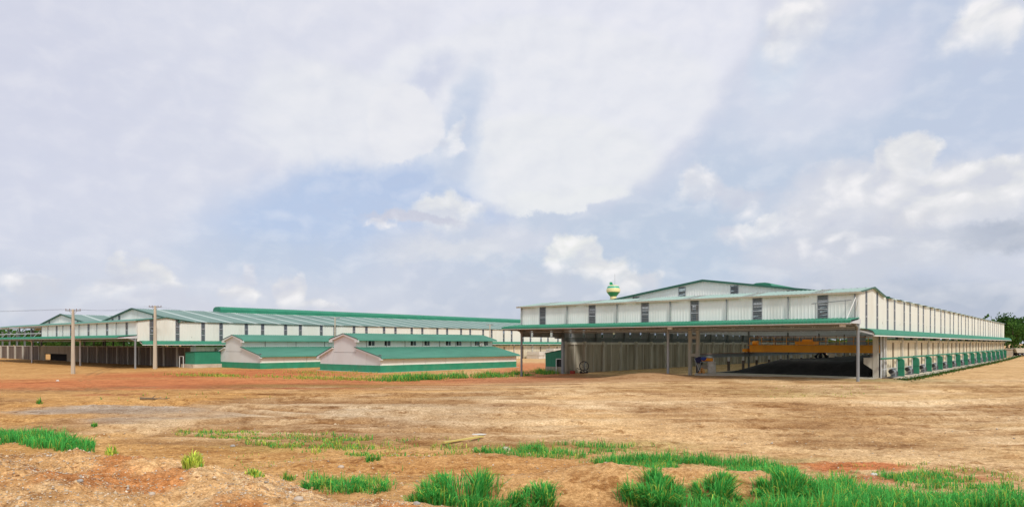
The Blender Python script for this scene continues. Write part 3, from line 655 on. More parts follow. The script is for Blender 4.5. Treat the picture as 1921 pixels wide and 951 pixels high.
# right-hand shed
R = thing('warehouse', (*OR, -4.0), RZ, 'large cream warehouse on the right with open bays under a long green awning', 'warehouse')
RW = 46.6
awR = shed(R, RW, RW, [-23.3], 12.6, [-42.4, -33.8, -25.6, -18.7, -10.9, -3.7], [-34.2, -26.6, -18.8, -11.2], [-46.3, -38.0, -29.8, -22.0, -14.6, -7.4, -.45], 34.5, True, True)
def post(parent, u, v, zb, zt, m='steel', r=.16, knee=1.2):
    p = MB().tube([(u, v, zb), (u, v, zt)], r, 10).obj('post', m, parent)
    MB().box(u-.28, u+.28, v-.28, v+.28, zb, zb+.06).obj('base_plate', 'steel', p)
    MB().tube([(u, v, zt-.6), (u, v-.35, zt-.2), (u, v-knee, zt+.02)], r*.8, 8).obj('knee_brace', m, p)
    return p
for u, zg in ((-46.2, None), (-22.2, None), (-.1, None)):
    x, y = world(OR, u, -.25); post(R, u, -.25, gz(x, y)+4.0-.1, 6.0)
for u in (-23.9, -22.75): MB().bar((u, 9.6, -1), (u, 9.6, 9.3), .42, .42).obj('column', 'pilaster', R)
MB().bar((-23.3, 9.6, 2.2), (-23.3, 9.6, 2.6), .7, .4).bar((-23.3, 9.6, 4.6), (-23.3, 9.6, 5.0), .7, .4).obj('column_tie', 'pilaster', R)
MB().bar((-RW+.2, 10.6, -1.5), (-RW+.2, 10.6, 6.0), .42, .5).obj('column', 'steel', R)
MB().box(-.9, -.35, 9.8, 10.3, -1, 5.4).box(-1.9, -.9, 9.85, 10.25, 1.6, 2.3).prism([(-1.9, 1.6), (-.9, 1.6), (-.9, .9)], 'y', 9.85, 10.25).obj('crane_corbel_column', 'pilaster', R)
MB().tube([(-.1, 10.2, -.3), (-.1, 10.2, 5)], .12).tube([(.22, 10.25, -.3), (.22, 10.25, 5)], .10).obj('drain_pipe', 'steel_light', R)
# crane runway beams on both sides
for ub in (-23.3, -1.0):
    r_ = MB().box(ub-.2, ub+.2, 9.9, LEN-1, 1.95, 2.02).box(ub-.07, ub+.07, 9.9, LEN-1, 2.02, 2.40).box(ub-.2, ub+.2, 9.9, LEN-1, 2.40, 2.47).obj('runway_beam', 'steel', R)
    MB().box(ub-.08, ub+.08, 9.9, LEN-1, 2.475, 2.56).obj('rail', 'rail', r_)
    for k in range(25):
        v = 15.7+5.7*k
        c_ = MB().box(ub-.16, ub+.16, v-.16, v+.16, -.5, 1.3).obj('runway_column', 'concrete_dark', R)
        MB().box(ub-.12, ub+.14, v-.12, v+.12, 1.3, 1.93).obj('bearing_stub', 'steel_light', c_)
    # walkway light fittings
for u, v in ((-.9, -3.0), (-20.5, -3.0)):
    f_ = MB().box(u-.28, u+.28, v-.15, v+.12, 5.72, 5.97).obj('floodlight', 'plastic', R)
    MB().box(u-.04, u+.04, v-.04, v+.04, 5.975, 6.045).obj('bracket', 'steel', f_)
# rack of pipes standing on the awning
pf_ = thing('pipe_frame', (*world(OR, 0, 0), 2.7), RZ, 'thin steel pipe frame standing on the awning roof near the right front corner', 'pipe frame')
MB().tube([(-4.0, -1.6, -.22), (-4.0, -1.6, 1.7)], .035, 6).obj('upright', 'steel', pf_); MB().tube([(-1.0, -1.6, -.22), (-1.0, -1.6, 1.9)], .035, 6).obj('upright', 'steel', pf_)
MB().tube([(-4.4, -1.6, 1.6), (-.4, -1.6, 1.85)], .05, 6).obj('crossbar', 'steel', pf_)
MB().tube([(-.9, -1.6, -.2), (-.3, -.3, 2.2)], .045, 6).obj('stay', 'white', pf_)
# left shed
Lb = thing('warehouse', (*OL, -5.1), RZ, 'long cream warehouse on the left with teal roof and green ridge vent', 'warehouse')
awL = shed(Lb, 104.0, 57.0, [-23.3, -70.0], 8.2, [-46., -36.4, -25.5, -15., -4.9], [-35., -12.5, -31., -80., -62., -58.], [-10., -20.5, -31, -41.5, -52.], 27.5, False, False)
for u in (-.1, -29.6, -63.6, -98.):
    x, y = world(OL, u, -.3); post(Lb, u, -.3, gz(x, y)+5.1-.1, 6.0, 'steel_light' if u < -.2 else 'steel', .18)
for k in range(10):                                              # stained wall across the front bay
    a, b_ = -6.4*k, -6.4*(k+1)
    MB().box(a-.22, a+.22, BAY-.5, BAY+.1, -.8, 4.5).obj('pilaster', 'pilaster', Lb)
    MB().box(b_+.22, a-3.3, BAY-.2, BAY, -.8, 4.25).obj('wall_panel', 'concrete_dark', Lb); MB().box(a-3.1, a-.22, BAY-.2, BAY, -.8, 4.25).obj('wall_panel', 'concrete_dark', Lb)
    MB().box(a-3.3, a-3.1, BAY-.26, BAY, -.8, 4.25).obj('pilaster', 'concrete', Lb)
    MB().bar((a-3.2, BAY-.1, 4.4), (a-3.2, BAY-.1, 5.9), .28, .3).obj('stub_column', 'steel_dark', Lb)
MB().box(-64, .1, BAY-.3, BAY+.05, 4.25, 4.45).obj('ring_beam', 'pilaster', Lb)
MB().box(-74, -64.3, BAY-.2, BAY, -.8, 4.2).box(-97, -92.5, BAY-.2, BAY, -.8, 4.2).box(-92.5, -74, BAY-.2, BAY, 2.1, 4.2).obj('tan_wall', 'concrete_tan', Lb)
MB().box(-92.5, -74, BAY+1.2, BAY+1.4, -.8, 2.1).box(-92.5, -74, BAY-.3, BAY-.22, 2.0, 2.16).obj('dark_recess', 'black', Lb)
for k in range(6):
    a = -97-8*k
    MB().box(a-.3, a+.3, BAY-.5, BAY+.1, -.8, 4.4).obj('pilaster', 'pilaster', Lb); MB().box(a-7.7, a-.3, BAY-.2, BAY, -.8, 4.2).obj('wall_panel', 'concrete_dark', Lb)
    MB().bar((a+1, BAY-.1, 4.2), (a+1, BAY-.1, 9.0), .5, .4).obj('stub_column', 'steel_dark', Lb)
MB().box(-145, -64, BAY-.3, BAY+.05, 4.2, 4.4).obj('ring_beam', 'pilaster', Lb)
for u in (-57.3, -66, -76, -86, -96): MB().bar((u, .2, 5.6), (u, .2, 9.4), .45, .3).obj('frame_column', 'steel', Lb)
for z_ in (7.6, 9.1): MB().bar((-57.5, 0, z_), (-104, 0, z_), .10, .20).obj('girt', 'steel_light', Lb)
for u in (-59, -67.5, -77, -87): MB().bar((u-7, -.1, 5.9), (u, .0, 7.9), .14).obj('diagonal_brace', 'steel_light', Lb)
for u, v, h_ in ((-54.5, 60, 3.6), (-48.5, 62, 2.6), (-46.0, 64, 3.4)):
    MB().lathe([(.35, 0), (.35, 1.0), (.8, 1.3), (1.0, 1.9), (.8, 2.4), (.2, 2.7)], 14, (u, v)).obj('roof_fan', 'plastic', Lb).location.z = 9.2

# ------------------------------------------------------------------ floor slab, drain
fx = [(-22.0, 7.0), (-.2, 7.0), (-.2, 150.), (-22.0, 150.)]
MB().prism([world(OR, *p) for p in fx], 'z', -4.6, -4.04).obj('concrete_floor', 'apron', kind='structure')
dv = np.linspace(8, 168, 90); m = MB(); vs = []
for i, v in enumerate(dv):
    for du, dz in ((2.0, .05), (2.25, .14), (2.8, .10)):
        x, y = world(OR, du+.15*math.sin(v*.7)+.08*math.sin(v*2.3), v); vs.append((x, y, gz(x, y)+dz+.02*math.sin(v*1.7)))
m.add(vs, [(3*i+j, 3*i+j+1, 3*i+4+j, 3*i+3+j) for i in range(len(dv)-1) for j in range(2)]); m.obj('drain_kerb', 'apron', kind='structure')
m = MB().prism([world(OR, *p) for p in ((.1, 10), (1.95, 10), (1.95, 160), (.1, 160))], 'z', -4.5, -3.96); m.obj('concrete_apron', 'apron', kind='structure')

# ------------------------------------------------------------------ blowers along the right wall
ORD = ['nearest the front corner', 'second from the front corner', 'third from the front corner', 'fourth from the front corner', 'fifth from the front corner', 'sixth from the front corner',
       'seventh from the front corner', 'eighth from the front corner', 'ninth from the front corner', 'tenth from the front corner', 'eleventh from the front corner', 'twelfth from the front corner',
       'third from the far end', 'second from the far end', 'last at the far end']
bl = thing('blower_unit', (*world(OR, 0, 14.1), -3.96), RZ, 'x', 'blower', 'green air ducts with blowers along the cream wall')
d_ = MB().prism([(.75, 0), (1.6, 0), (1.6, 1.85), (1.5, 2.05), (1.25, 2.15), (.75, 2.15)], 'y', -.18, .18).obj('duct', 'green', bl)
MB().box(.72, 1.63, -.2, .2, 0, .07).box(.72, 1.63, -.2, .2, .98, 1.02).obj('duct_flange', 'trim', d_)
MB().tube([(1.15, -.1, 1.98), (1.1, -.6, 2.18), (.95, -1.2, 2.22), (.6, -7.2, 2.22)], .11, 8).obj('air_pipe', 'green', bl)
MB().tube([(.55, -7.1, 0), (.55, -7.1, 2.2)], .06, 6).obj('stand_pipe', 'steel_light', bl); MB().tube([(.9, -.5, 0), (.9, -.5, 2.1)], .07, 6).obj('stand_pipe', 'steel_light', bl)
MB().tube([(.7, -7.1, .98), (.9, -.3, 1.1)], .04, 6).obj('rail_pipe', 'steel_light', bl)
mo = MB().tube([(1.0, -3.9, .62), (1.0, -2.9, .62)], .30, 10).box(.78, 1.22, -3.0, -2.4, 0, 1.05).obj('fan_casing', 'steel', bl)
MB().tube([(1.0, -4.5, .72), (1.0, -3.95, .72)], .24, 10).obj('motor', 'blackp', mo)
MB().tube([(1.0, -2.35, .42), (1.0, -1.75, .42)], [.42, .3], 10).box(.7, 1.3, -4.4, -1.6, 0, .1).obj('outlet', 'steel_dark', mo)
for k in range(15):
    o = bl if k == 0 else copy_tree(bl)
    x, y = world(OR, 0, 14.1+9.25*k); o.location = (x, y, -3.96+max(0, gz(*world(OR, 1.5, 14.1+9.25*k))+3.99)*.6)
    o['label'] = 'green air duct with blower against the cream wall, '+ORD[k]

# ------------------------------------------------------------------ crane, compost
cr = thing('overhead_crane', (*world(OR, -12.1, 29.5), -4.0+2.56), RZ, 'orange overhead bridge crane spanning the open right bay of the warehouse', 'crane')
for y_ in (-1.1, 1.1):
    g_ = MB().box(-10.6, 10.6, y_-.25, y_+.25, .15, 1.15).box(-10.9, 10.9, y_-.32, y_+.32, 1.15, 1.2).box(-10.6, 10.6, y_-.32, y_+.32, .08, .15).obj('girder', 'orange', cr)
    st_ = MB()
    for k in range(10): st_.box(-9.7+2.15*k-.03, -9.7+2.15*k+.03, y_-.28, y_+.28, .15, 1.15)
    st_.obj('stiffener', 'orange', g_)
for x_ in (-11.2, 11.1):
    e_ = MB().box(x_-.3, x_+.3, -2.0, 2.0, .1, .6).obj('end_truck', 'orange', cr)
    for y_ in (-1.6, 1.6): MB().tube([(x_-.08, y_, .2), (x_+.08, y_, .2)], .2, 12).obj('wheel', 'steel_dark', e_)
ra = MB()
for k in range(12): ra.bar((-10.5+1.9*k, -1.5, 1.2), (-10.5+1.9*k, -1.5, 2.35), .06)
for z_ in (1.75, 2.35): ra.bar((-10.5, -1.5, z_), (10.5, -1.5, z_), .05)
ra.obj('handrail', 'orange', cr)
ra = MB()
for k in range(8): ra.bar((-10.5+3*k, 1.6, 1.2), (-10.5+3*k, 1.6, 2.6), .07)
ra.bar((-10.5, 1.6, 2.6), (10.5, 1.6, 2.6), .07).obj('festoon_frame', 'rail', cr)
tr_ = MB().box(-3.6, -.9, -1.3, 1.3, 1.25, 1.7).box(-2.7, -1.6, -.8, .8, 1.7, 2.05).obj('trolley', 'orange', cr)
MB().tube([(-3.0, -.6, 2.0), (-3.0, .6, 2.0)], .3, 12).obj('hoist_drum', 'steel_dark', tr_)
MB().tube([(-10.4, -.4, 1.5), (-9.6, -.4, 1.5)], .35, 12).obj('drive_motor', 'orange', cr)
MB().box(3.8, 6.2, -1.45, -1.3, 1.25, 2.45).obj('switch_cabinet', 'steel', cr)
gb = MB()
for k in range(6): gb.tube([(-.2+.25*math.cos(k), .25*math.sin(k), .1), (-.2+.9*math.cos(k), .9*math.sin(k), -.5), (-.2+.4*math.cos(k), .4*math.sin(k), -1.2)], [.1, .22, .04], 6)
gb.obj('grab_bucket', 'blackp', cr)
# heap of compost
gu = np.linspace(-21.6, -1.6, 70); gv = np.concatenate([np.linspace(11.2, 24, 50), np.linspace(25, 140, 60)]); U, V = np.meshgrid(gu, gv)
Z = 1.85*sst(0, 9.5, U+21.6+1.2*fbm(V*.3, U*.3, 3, 5))*sst(11.2, 14.5, V+.8*fbm(U*.4, V*.4, 3, 6)) + .35*fbm(U*.6, V*.6, 4, 8)*sst(11.2, 14, V)*sst(0, 3, U+21.6)
Z = np.maximum(Z, 0)-.04+ (V > 11.3)*.0; Z[0, :] = -.2
n1_, n2_ = len(gv), len(gu); vv = [(float(U[i, j]), float(V[i, j]), float(Z[i, j])) for i in range(n1_) for j in range(n2_)]
cp = thing('compost_heap', (*OR, -4.0), RZ, 'long black heap of compost under the orange crane inside the warehouse', 'compost heap')
MB().add(vv, [(i*n2_+j, i*n2_+j+1, (i+1)*n2_+j+1, (i+1)*n2_+j) for i in range(n1_-1) for j in range(n2_-1)]).obj('heap', 'black', cp, True)

# ------------------------------------------------------------------ bits at the foot of the middle column
def P(u, v): x, y = world(OR, u, v); return (x, y, gz(x, y))
o = thing('water_drum', (*world(OR, -20.3, 8.6), -4.04), RZ, 'ribbed white plastic drum stack beside the middle column', 'drum')
pr = [(.05, 0)]
for k in range(8): pr += [(.50, .0+.2*k), (.56, .06+.2*k), (.56, .12+.2*k), (.50, .18+.2*k)]
MB().lathe(pr+[(.1, 1.62)], 20).obj('drum_body', 'plastic', o); MB().lathe([(.08, 1.62), (.14, 1.62), (.14, 1.72), (.02, 1.74)], 12).obj('lid', 'plastic', o)
o = thing('orange_cylinder', (*world(OR, -20.9, 8.5), -2.42), RZ, 'short orange cylinder lying on the clutter beside the white drum', 'cylinder')
MB().tube([(-.75, 0, .22), (.75, 0, .22)], .22, 14).tube([(-.05, 0, .22), (.05, 0, .22)], .25, 14).obj('tank_shell', 'orange', o); MB().bar((-.5, 0, -.02), (.5, 0, -.02), .3, .1).obj('cradle', 'steel_dark', o)
o = thing('machine_frame', (*world(OR, -21.2, 8.6), -4.04), RZ, 'grey steel machine frame between the column and the white drum', 'machine')
for a in (-.6, .5): MB().bar((a, -.3, 0), (a, -.3, 1.6), .1).bar((a, .3, 0), (a, .3, 1.6), .1).obj('leg', 'steel', o)
MB().box(-.7, .6, -.4, .4, 1.5, 1.58).obj('top', 'steel', o); MB().box(-.5, .4, -.3, .3, .6, 1.1).obj('engine', 'concrete', o)
def blob(name, m, parent, c_, r_, seed, n=14):
    vs = []; fs = []
    for i in range(n+1):
        for j in range(2*n):
            a = math.pi*i/n; b_ = math.pi*j/n; d = (math.sin(a)*math.cos(b_), math.sin(a)*math.sin(b_), math.cos(a))
            k = 1+.5*float(fbm(np.array([d[0]*2+seed]), np.array([d[1]*2+d[2]*1.3]), 3, seed, .6)[0]); vs.append([c_[q_]+d[q_]*r_[q_]*k for q_ in range(3)])
    for i in range(n):
        for j in range(2*n): fs.append((i*2*n+j, (i+1)*2*n+j, (i+1)*2*n+(j+1) % (2*n), i*2*n+(j+1) % (2*n)))
    return MB().add(vs, fs).obj(name, m, parent, True)
o = thing('tarpaulin_bundle', (*world(OR, -22.0, 8.5), -4.04), RZ, 'navy and blue tarpaulin draped over a dark stand beside the column', 'tarpaulin')
blob('navy_cover', 'darkblue', o, (-.15, 0, 1.75), (.55, .4, .45), 3); blob('blue_cover', 'blue', o, (.65, -.05, 1.95), (.45, .35, .28), 5)
MB().bar((-.4, 0, 0), (-.4, 0, 1.6), .12).bar((.3, 0, 0), (.3, 0, 1.6), .12).bar((-.4, .3, 0), (.3, .3, 1.5), .1).obj('stand', 'blackp', o)
o = thing('long_pole', (*world(OR, -22.1, 7.9), -4.04), RZ, 'light pole leaning against the tarpaulin stand', 'pole')
MB().tube([(.6, -.2, 0), (-.45, .2, 1.9)], .035, 6).obj('shaft', 'steel_light', o); MB().tube([(-.45, .2, 1.9), (-.5, .22, 2.0)], .05, 6).obj('grip', 'blackp', o)
o = thing('orange_trestle', (*world(OR, -21.2, 7.4), -4.04), RZ, 'small folded orange metal trestle on the floor by the drum', 'trestle')
for s_ in (-1, 1): MB().bar((.35*s_-.05, -.15, 0), (0, 0, .75), .05).bar((.35*s_, .3, 0), (.05, .2, .75), .05).obj('leg', 'orange', o)
MB().box(-.3, .35, -.05, .25, .2, .24).obj('shelf', 'orange', o)
# wheel machine near the left inner wall
x, y = world(OR, -45.0, 14.5); o = thing('fan_machine', (x, y, gz(x, y)), RZ+.5, 'black wheeled fan machine standing by the inner concrete wall', 'machine')
vs = MB()
for k in range(16):
    a = 2*math.pi*k/16; b_ = 2*math.pi*(k+1)/16; vs.bar((.75*math.cos(a), 0, 1.2+.75*math.sin(a)), (.75*math.cos(b_), 0, 1.2+.75*math.sin(b_)), .14)
vs.obj('ring', 'blackp', o)
vs = MB()
for k in range(5): a = 2*math.pi*k/5; vs.bar((0, 0, 1.2), (.68*math.cos(a), .05, 1.2+.68*math.sin(a)), .2, .05)
vs.obj('blade', 'steel_dark', o)
MB().bar((-1.2, -.2, .9), (.2, 0, .2), .1).bar((-.6, -.1, .1), (.6, .1, .1), .16).bar((0, .1, .1), (0, .1, 1.2), .1).obj('frame', 'blackp', o)
for s_ in (-.5, .5): MB().tube([(s_, -.35, .22), (s_, -.2, .22)], .22, 12).obj('wheel', 'blackp', o)
x, y = world(OR, -46.0, 11.8); o = thing('red_crate', (x, y, gz(x, y)), RZ, 'small dark red crate at the foot of the inner wall by the left column', 'crate')
MB().box(.3, .9, -.3, .3, 0, .45).obj('crate_body', 'red', o); MB().box(.27, .93, -.33, .33, .45, .5).obj('rim', 'red', o)

# ------------------------------------------------------------------ small sheds
def small_shed(name, loc, w, d, h0, h1, label, door=True, block=.0):
    o = thing(name, loc, RZ, label, 'shed'); zb = block
    if block: MB().box(-.02, w+.02, -.02, d, -.6, block).obj('block_base', 'concrete', o)
    top = lambda x: h0+(h1-h0)*x/w
    xs = w*.62 if door else w
    wall_panel_f(o, 0, xs, 0, zb, top, 'green', .3, .03, 'front_wall')
    if door:
        wall_panel_f(o, xs, w, 0, 2.45, top, 'green', .3, .03, 'front_wall')
        MB().box(xs, w, .25, .3, -.5, 2.4).obj('doorway_shade_sheet', 'blackp', o)  # dark sheet put behind the frame for the shade inside
        MB().box(xs-.05, xs+.06, -.07, .07, -.3, 2.45).box(xs+.06, w, -.07, .07, 2.38, 2.48).obj('door_frame', 'white', o)
    wall_panel_s(o, w, 0, d, zb, lambda y: h1, 'green', .3, .03, 1, 'side_wall'); wall_panel_s(o, 0, 0, d, zb, lambda y: h0, 'green', .3, .03, -1, 'side_wall')
    MB().ribbed([(-.15, h0-.12), (0, h0+.04), (w+.15, h1+.07)], -.12, d+.12, .4, .03).obj('roof', 'annex_roof', o)
    return o
x, y = world(OR, -50.3, 11.0)
small_shed('green_shed', (x, y, -4.95), 3.6, 5.0, 3.35, 3.95, 'small green metal shed with grey block base and open doorway beside the right warehouse', True, 1.15)
x, y = -63.5, 137.5; uu, vv_ = uv(x, y, OL)
o = small_shed('green_shed', (*world(OL, uu-4.0, vv_), -4.15), 4.0, 9.0, 2.35, 2.5, 'low green metal shed on a pale slab between the left warehouse and the annex', False)
MB().box(-.6, 4.6, -.6, 9.6, -.9, -.02).obj('slab', 'apron', o); MB().box(-.55, -.45, -1.0, -.9, -.8, 1.6).box(-.45, 1.15, -1.0, -.9, 1.5, 1.6).box(1.15, 1.25, -1.0, -.9, -.8, 1.6).obj('pipe_frame', 'white', o)

# ------------------------------------------------------------------ the two annexes
def annex(org, zb, Wd, D, xl, xr, label, windows):
    o = thing('annex_building', (*org, zb), RZ, label, 'building')
    LE, LT, UE, AP = 2.62, 4.22, 5.72, 6.62; ac = (xl+xr)/2; PB = 1.2
    for a, b_ in ((-Wd, xl), (xr, 0)): pass
    # plinths
    MB().box(-Wd-.05, .05, -.05, .2, -.5, PB).obj('plinth', 'plinth', o); MB().box(-.2, .05, .2, D, -.5, PB).obj('plinth', 'plinth', o); MB().box(-Wd-.05, -Wd+.2, .2, D, -.5, PB).obj('plinth', 'plinth', o)
    MB().box(-Wd-.5, .55, -.6, D+.4, -.55, .03).obj('kerb', 'apron', o)
    # gable panels facing the front, each a panel with its seam as a real gap
    def ztop(x):
        if x < xl: return LE+(LT-LE)*(x+Wd)/(xl+Wd)
        if x > xr: return LT-(LT-LE)*(x-xr)/(-xr)
        return AP-(AP-UE)*abs(x-ac)/((xr-xl)/2)
    def gp(a, b_, z0, z1f, n='gable_panel'):
        xs = sorted({a+.03, b_-.03}|({ac} if a < ac < b_ and z1f is ztop else set()))
        MB().prism([(a+.03, z0), (b_-.03, z0)]+[(x, z1f(x)) for x in xs[::-1]], 'y', 0, .16).obj(n, 'annex_gable', o)
    c1 = -Wd+(xl+Wd)*.55; c2 = xr+(-xr)*.45
    gp(-Wd, c1, PB, ztop); gp(c1, xl, PB, lambda x: ztop(min(x, xl-.01))); gp(xr, c2, PB, lambda x: ztop(max(x, xr+.01))); gp(c2, 0, PB, ztop)
    gp(xl, xr-.0, 3.35, ztop); gp(xl, xr, PB, lambda x: 3.29)
    MB().box(-Wd+.03, -.03, .165, .25, PB, 3.0).box(xl+.03, xr-.03, .165, .25, 3.0, UE-.1).obj('gable_core', 'seam', o)
    n = 7
    for k in range(n):
        a, b_ = D*k/n, D*(k+1)/n
        MB().box(-.14, .0, a+.03, b_-.03, PB, LE+.1).obj('wall_panel', 'annex_wall', o); MB().box(-Wd, -Wd+.14, a+.03, b_-.03, PB, LE+.1).obj('wall_panel', 'annex_wall', o)
        if not windows:
            MB().box(xr-.14, xr, a+.03, b_-.03, LT-.3, UE+.1).obj('clerestory_panel', 'annex_wall', o)
        MB().box(xl, xl+.14, a+.03, b_-.03, LT-.3, UE+.1).obj('clerestory_panel', 'annex_wall', o)
    MB().box(-.22, -.16, 0.3, D, PB, LE).box(xr-.22, xr-.16, .3, D, LT-.2, UE).obj('wall_core', 'seam', o)
    MB().box(-Wd, 0, D-.15, D, -.5, LE).box(xl, xr, D-.15, D, LE, UE).obj('end_wall', 'annex_wall', o)
    if windows:
        cur = 0.; wz0, wz1 = LT+.28, UE-.12
        spots = windows
        for a, w in spots:
            MB().box(xr-.14, xr, cur+.03, a, LT-.3, UE+.1).obj('clerestory_panel', 'annex_wall', o)
            MB().box(xr-.14, xr, a, a+w, LT-.3, wz0).box(xr-.14, xr, a, a+w, wz1, UE+.1).obj('clerestory_panel', 'annex_wall', o)
            wf = MB().box(xr-.1, xr+.03, a, a+.07, wz0, wz1).box(xr-.1, xr+.03, a+w-.07, a+w, wz0, wz1).box(xr-.1, xr+.03, a+w/2-.04, a+w/2+.04, wz0, wz1).obj('window', 'white', o)
            MB().box(xr-.07, xr-.05, a+.07, a+w/2-.04, wz0, wz1).obj('pane', 'blackp', wf); MB().box(xr-.06, xr-.04, a+w/2+.04, a+w-.07, wz0, wz1).obj('pane', 'glass', wf)
            cur = a+w
        MB().box(xr-.14, xr, cur, D-.03, LT-.3, UE+.1).obj('clerestory_panel', 'annex_wall', o)
    for k in range(8 if windows else 5): y_ = D*(k+.5)/8 if windows else D*(k+.7)/5; MB().tube([(xr+.06, y_, LT), (xr+.06, y_, UE)], .045, 6).obj('downpipe', 'seam', o)
    # roofs with turned-down edges
    def roof(pts, y0=-.35, y1=None): MB().ribbed(pts, y0, D+.45 if y1 is None else y1, .42, .045).obj('roof', 'annex_roof', o)
    sl = (LT-LE)/(-xr)
    roof([(xr, LT+.05), (.35, LE+.02+.12-.1), (.62, LE-.08), (.72, LE-.30)])
    roof([(-Wd-.72, LE-.30), (-Wd-.62, LE-.08), (-Wd-.35, LE+.04), (xl, LT+.05)])
    su = (AP-UE)/((xr-xl)/2)
    roof([(ac, AP+.08), (xr+.55, UE-.02), (xr+.85, UE-.14), (xr+.95, UE-.36)])
    roof([(xl-.95, UE-.36), (xl-.85, UE-.14), (xl-.55, UE-.02), (ac, AP+.08)])
    # rounded barge boards, white-grey with a dark line on top
    def barge(pts, lo):
        up = [(p[0], p[1]+.10) for p in pts]
        MB().prism(pts+up[::-1], 'y', -.42, -.30).obj('barge_trim', 'trim', o)
        MB().prism(lo, 'y', -.37, -.02).obj('barge_board', 'annex_gable', o)
    barge([(xr, LT), (.35, LE), (.7, LE-.18)], [(xr, LT-.03), (.33, LE-.03), (.62, LE-.16), (.68, LE-.52), (.04, LE-.52), (.02, LE-.2), (xr, LT-.22)])
    barge([(-Wd-.7, LE-.18), (-Wd-.35, LE), (xl, LT)], [(xl, LT-.03), (-Wd-.33, LE-.03), (-Wd-.62, LE-.16), (-Wd-.68, LE-.52), (-Wd-.04, LE-.52), (-Wd-.02, LE-.2), (xl, LT-.22)][::-1])
    barge([(xl-.95, UE-.22), (xl-.55, UE), (ac, AP), (xr+.55, UE), (xr+.95, UE-.22)],
          [(xl-.93, UE-.25), (xl-.55, UE-.03), (ac, AP-.03), (xr+.55, UE-.03), (xr+.93, UE-.25), (xr+.93, UE-.62), (xr+.02, UE-.62), (xr+.02, UE-.28), (ac, AP-.25), (xl-.02, UE-.28), (xl-.02, UE-.62), (xl-.93, UE-.62)])
    return o
aA = annex((-22.0, 115.0), -4.9, 17.2, 35.5, -13.1, -6.6, 'annex in front with stepped green roofs, green plinth and a row of small clerestory windows', [(2.6, 1.5), (6.2, 1.5), (12.4, 1.5), (15.9, 1.5), (21.6, 1.5), (24.6, 1.5), (30.0, 1.3), (32.8, 1.3)])
ac_ = MB().box(-6.45, -6.1, 31.2, 32.1, 4.35, 5.0).obj('air_conditioner', 'plastic', aA); MB().tube([(-6.09, 31.6, 4.68), (-6.05, 31.6, 4.68)], .25, 12).obj('fan_grille', 'steel', ac_)
annex((-48.2, 131.7), -4.95, 18.3, 35.5, -13.4, -6.9, 'annex behind, left of the windowed one, with stepped green roofs and plain clerestory walls', None)

# ------------------------------------------------------------------ pale stores along the far shed
for u, v, w, d, h, lab in ((4, 118, 5, 7, 2.2, 'low pale concrete block bay beside the far cream wall, left one'), (4, 127, 3.2, 4, 3.2, 'taller cream stacked crate block between the low bays'), (4, 136, 5, 8, 2.4, 'low pale concrete block bay beside the far cream wall, right one')):
    x, y = world(OL, u, v); o = thing('storage_bay', (x, y, gz(x, y)), RZ, lab, 'storage bay')
    for k in range(3): MB().box(-w/2, w/2, d*k/3+.06, d*(k+1)/3-.06, -.3, h-.12*(k % 2)).obj('block', 'plastic', o)
    MB().box(-w/2-.1, w/2+.1, 0, d, h*.45, h*.5).obj('band', 'concrete_tan', o)

# ------------------------------------------------------------------ water tower
x, y = (1150-960)/FP*262, 262.; wt = thing('water_tower', (x, y, -4.3), 0, 'top-shaped green and cream water tower with a leaf on its cap behind the right warehouse', 'water tower')
S = 262/FP; zz = lambda py: (644-py)*S+4.3
MB().lathe([(1.5, 0), (1.3, 3), (1.2, zz(563)), (5.9*S, zz(561.5)), (5.9*S, zz(556.2))], 28).obj('stem', 'cream_paint', wt)
MB().lathe([(5.9*S, zz(556.2)), (12.4*S, zz(548))], 32).obj('lower_bowl', 'towergreen', wt)
MB().lathe([(12.4*S, zz(548)), (12.8*S, zz(546.5)), (12.8*S, zz(543)), (12.0*S, zz(541))], 32).obj('belt', 'cream_paint', wt)
MB().lathe([(12.0*S, zz(541)), (10.4*S, zz(537))], 32).obj('upper_bowl', 'towermint', wt)
MB().lathe([(10.4*S, zz(537)), (9.6*S, zz(536)), (1, zz(535))], 32).obj('cap', 'cream_paint', wt)
MB().tube([(0, 0, zz(535.4)), (-.25, 0, zz(533.5)), (-.5, 0, zz(533))], .22, 8).obj('stalk', 'towergreen', wt)
lf = MB(); pts = []
for k in range(9):
    tt = k/8; w_ = .62*math.sin(math.pi*tt)**.8+.02; cx, cz = -.4-.95*tt, zz(534.4)+1.0*tt; pts.append((cx, cz, w_))
vs = [(p[0]+s_*p[2]*.7, -.1+j*.2, p[1]+s_*p[2]*.7) for p in pts for s_ in (-1, 1) for j in (0, 1)]
lf.add(vs, [f for k in range(8) for f in ((4*k, 4*k+4, 4*k+6, 4*k+2), (4*k+1, 4*k+3, 4*k+7, 4*k+5), (4*k, 4*k+1, 4*k+5, 4*k+4), (4*k+2, 4*k+6, 4*k+7, 4*k+3))]).obj('leaf', 'towergreen', wt)
MB().tube([(.6, 0, zz(535.2)), (.6, 0, zz(514))], .05, 6).obj('antenna', 'steel', wt)

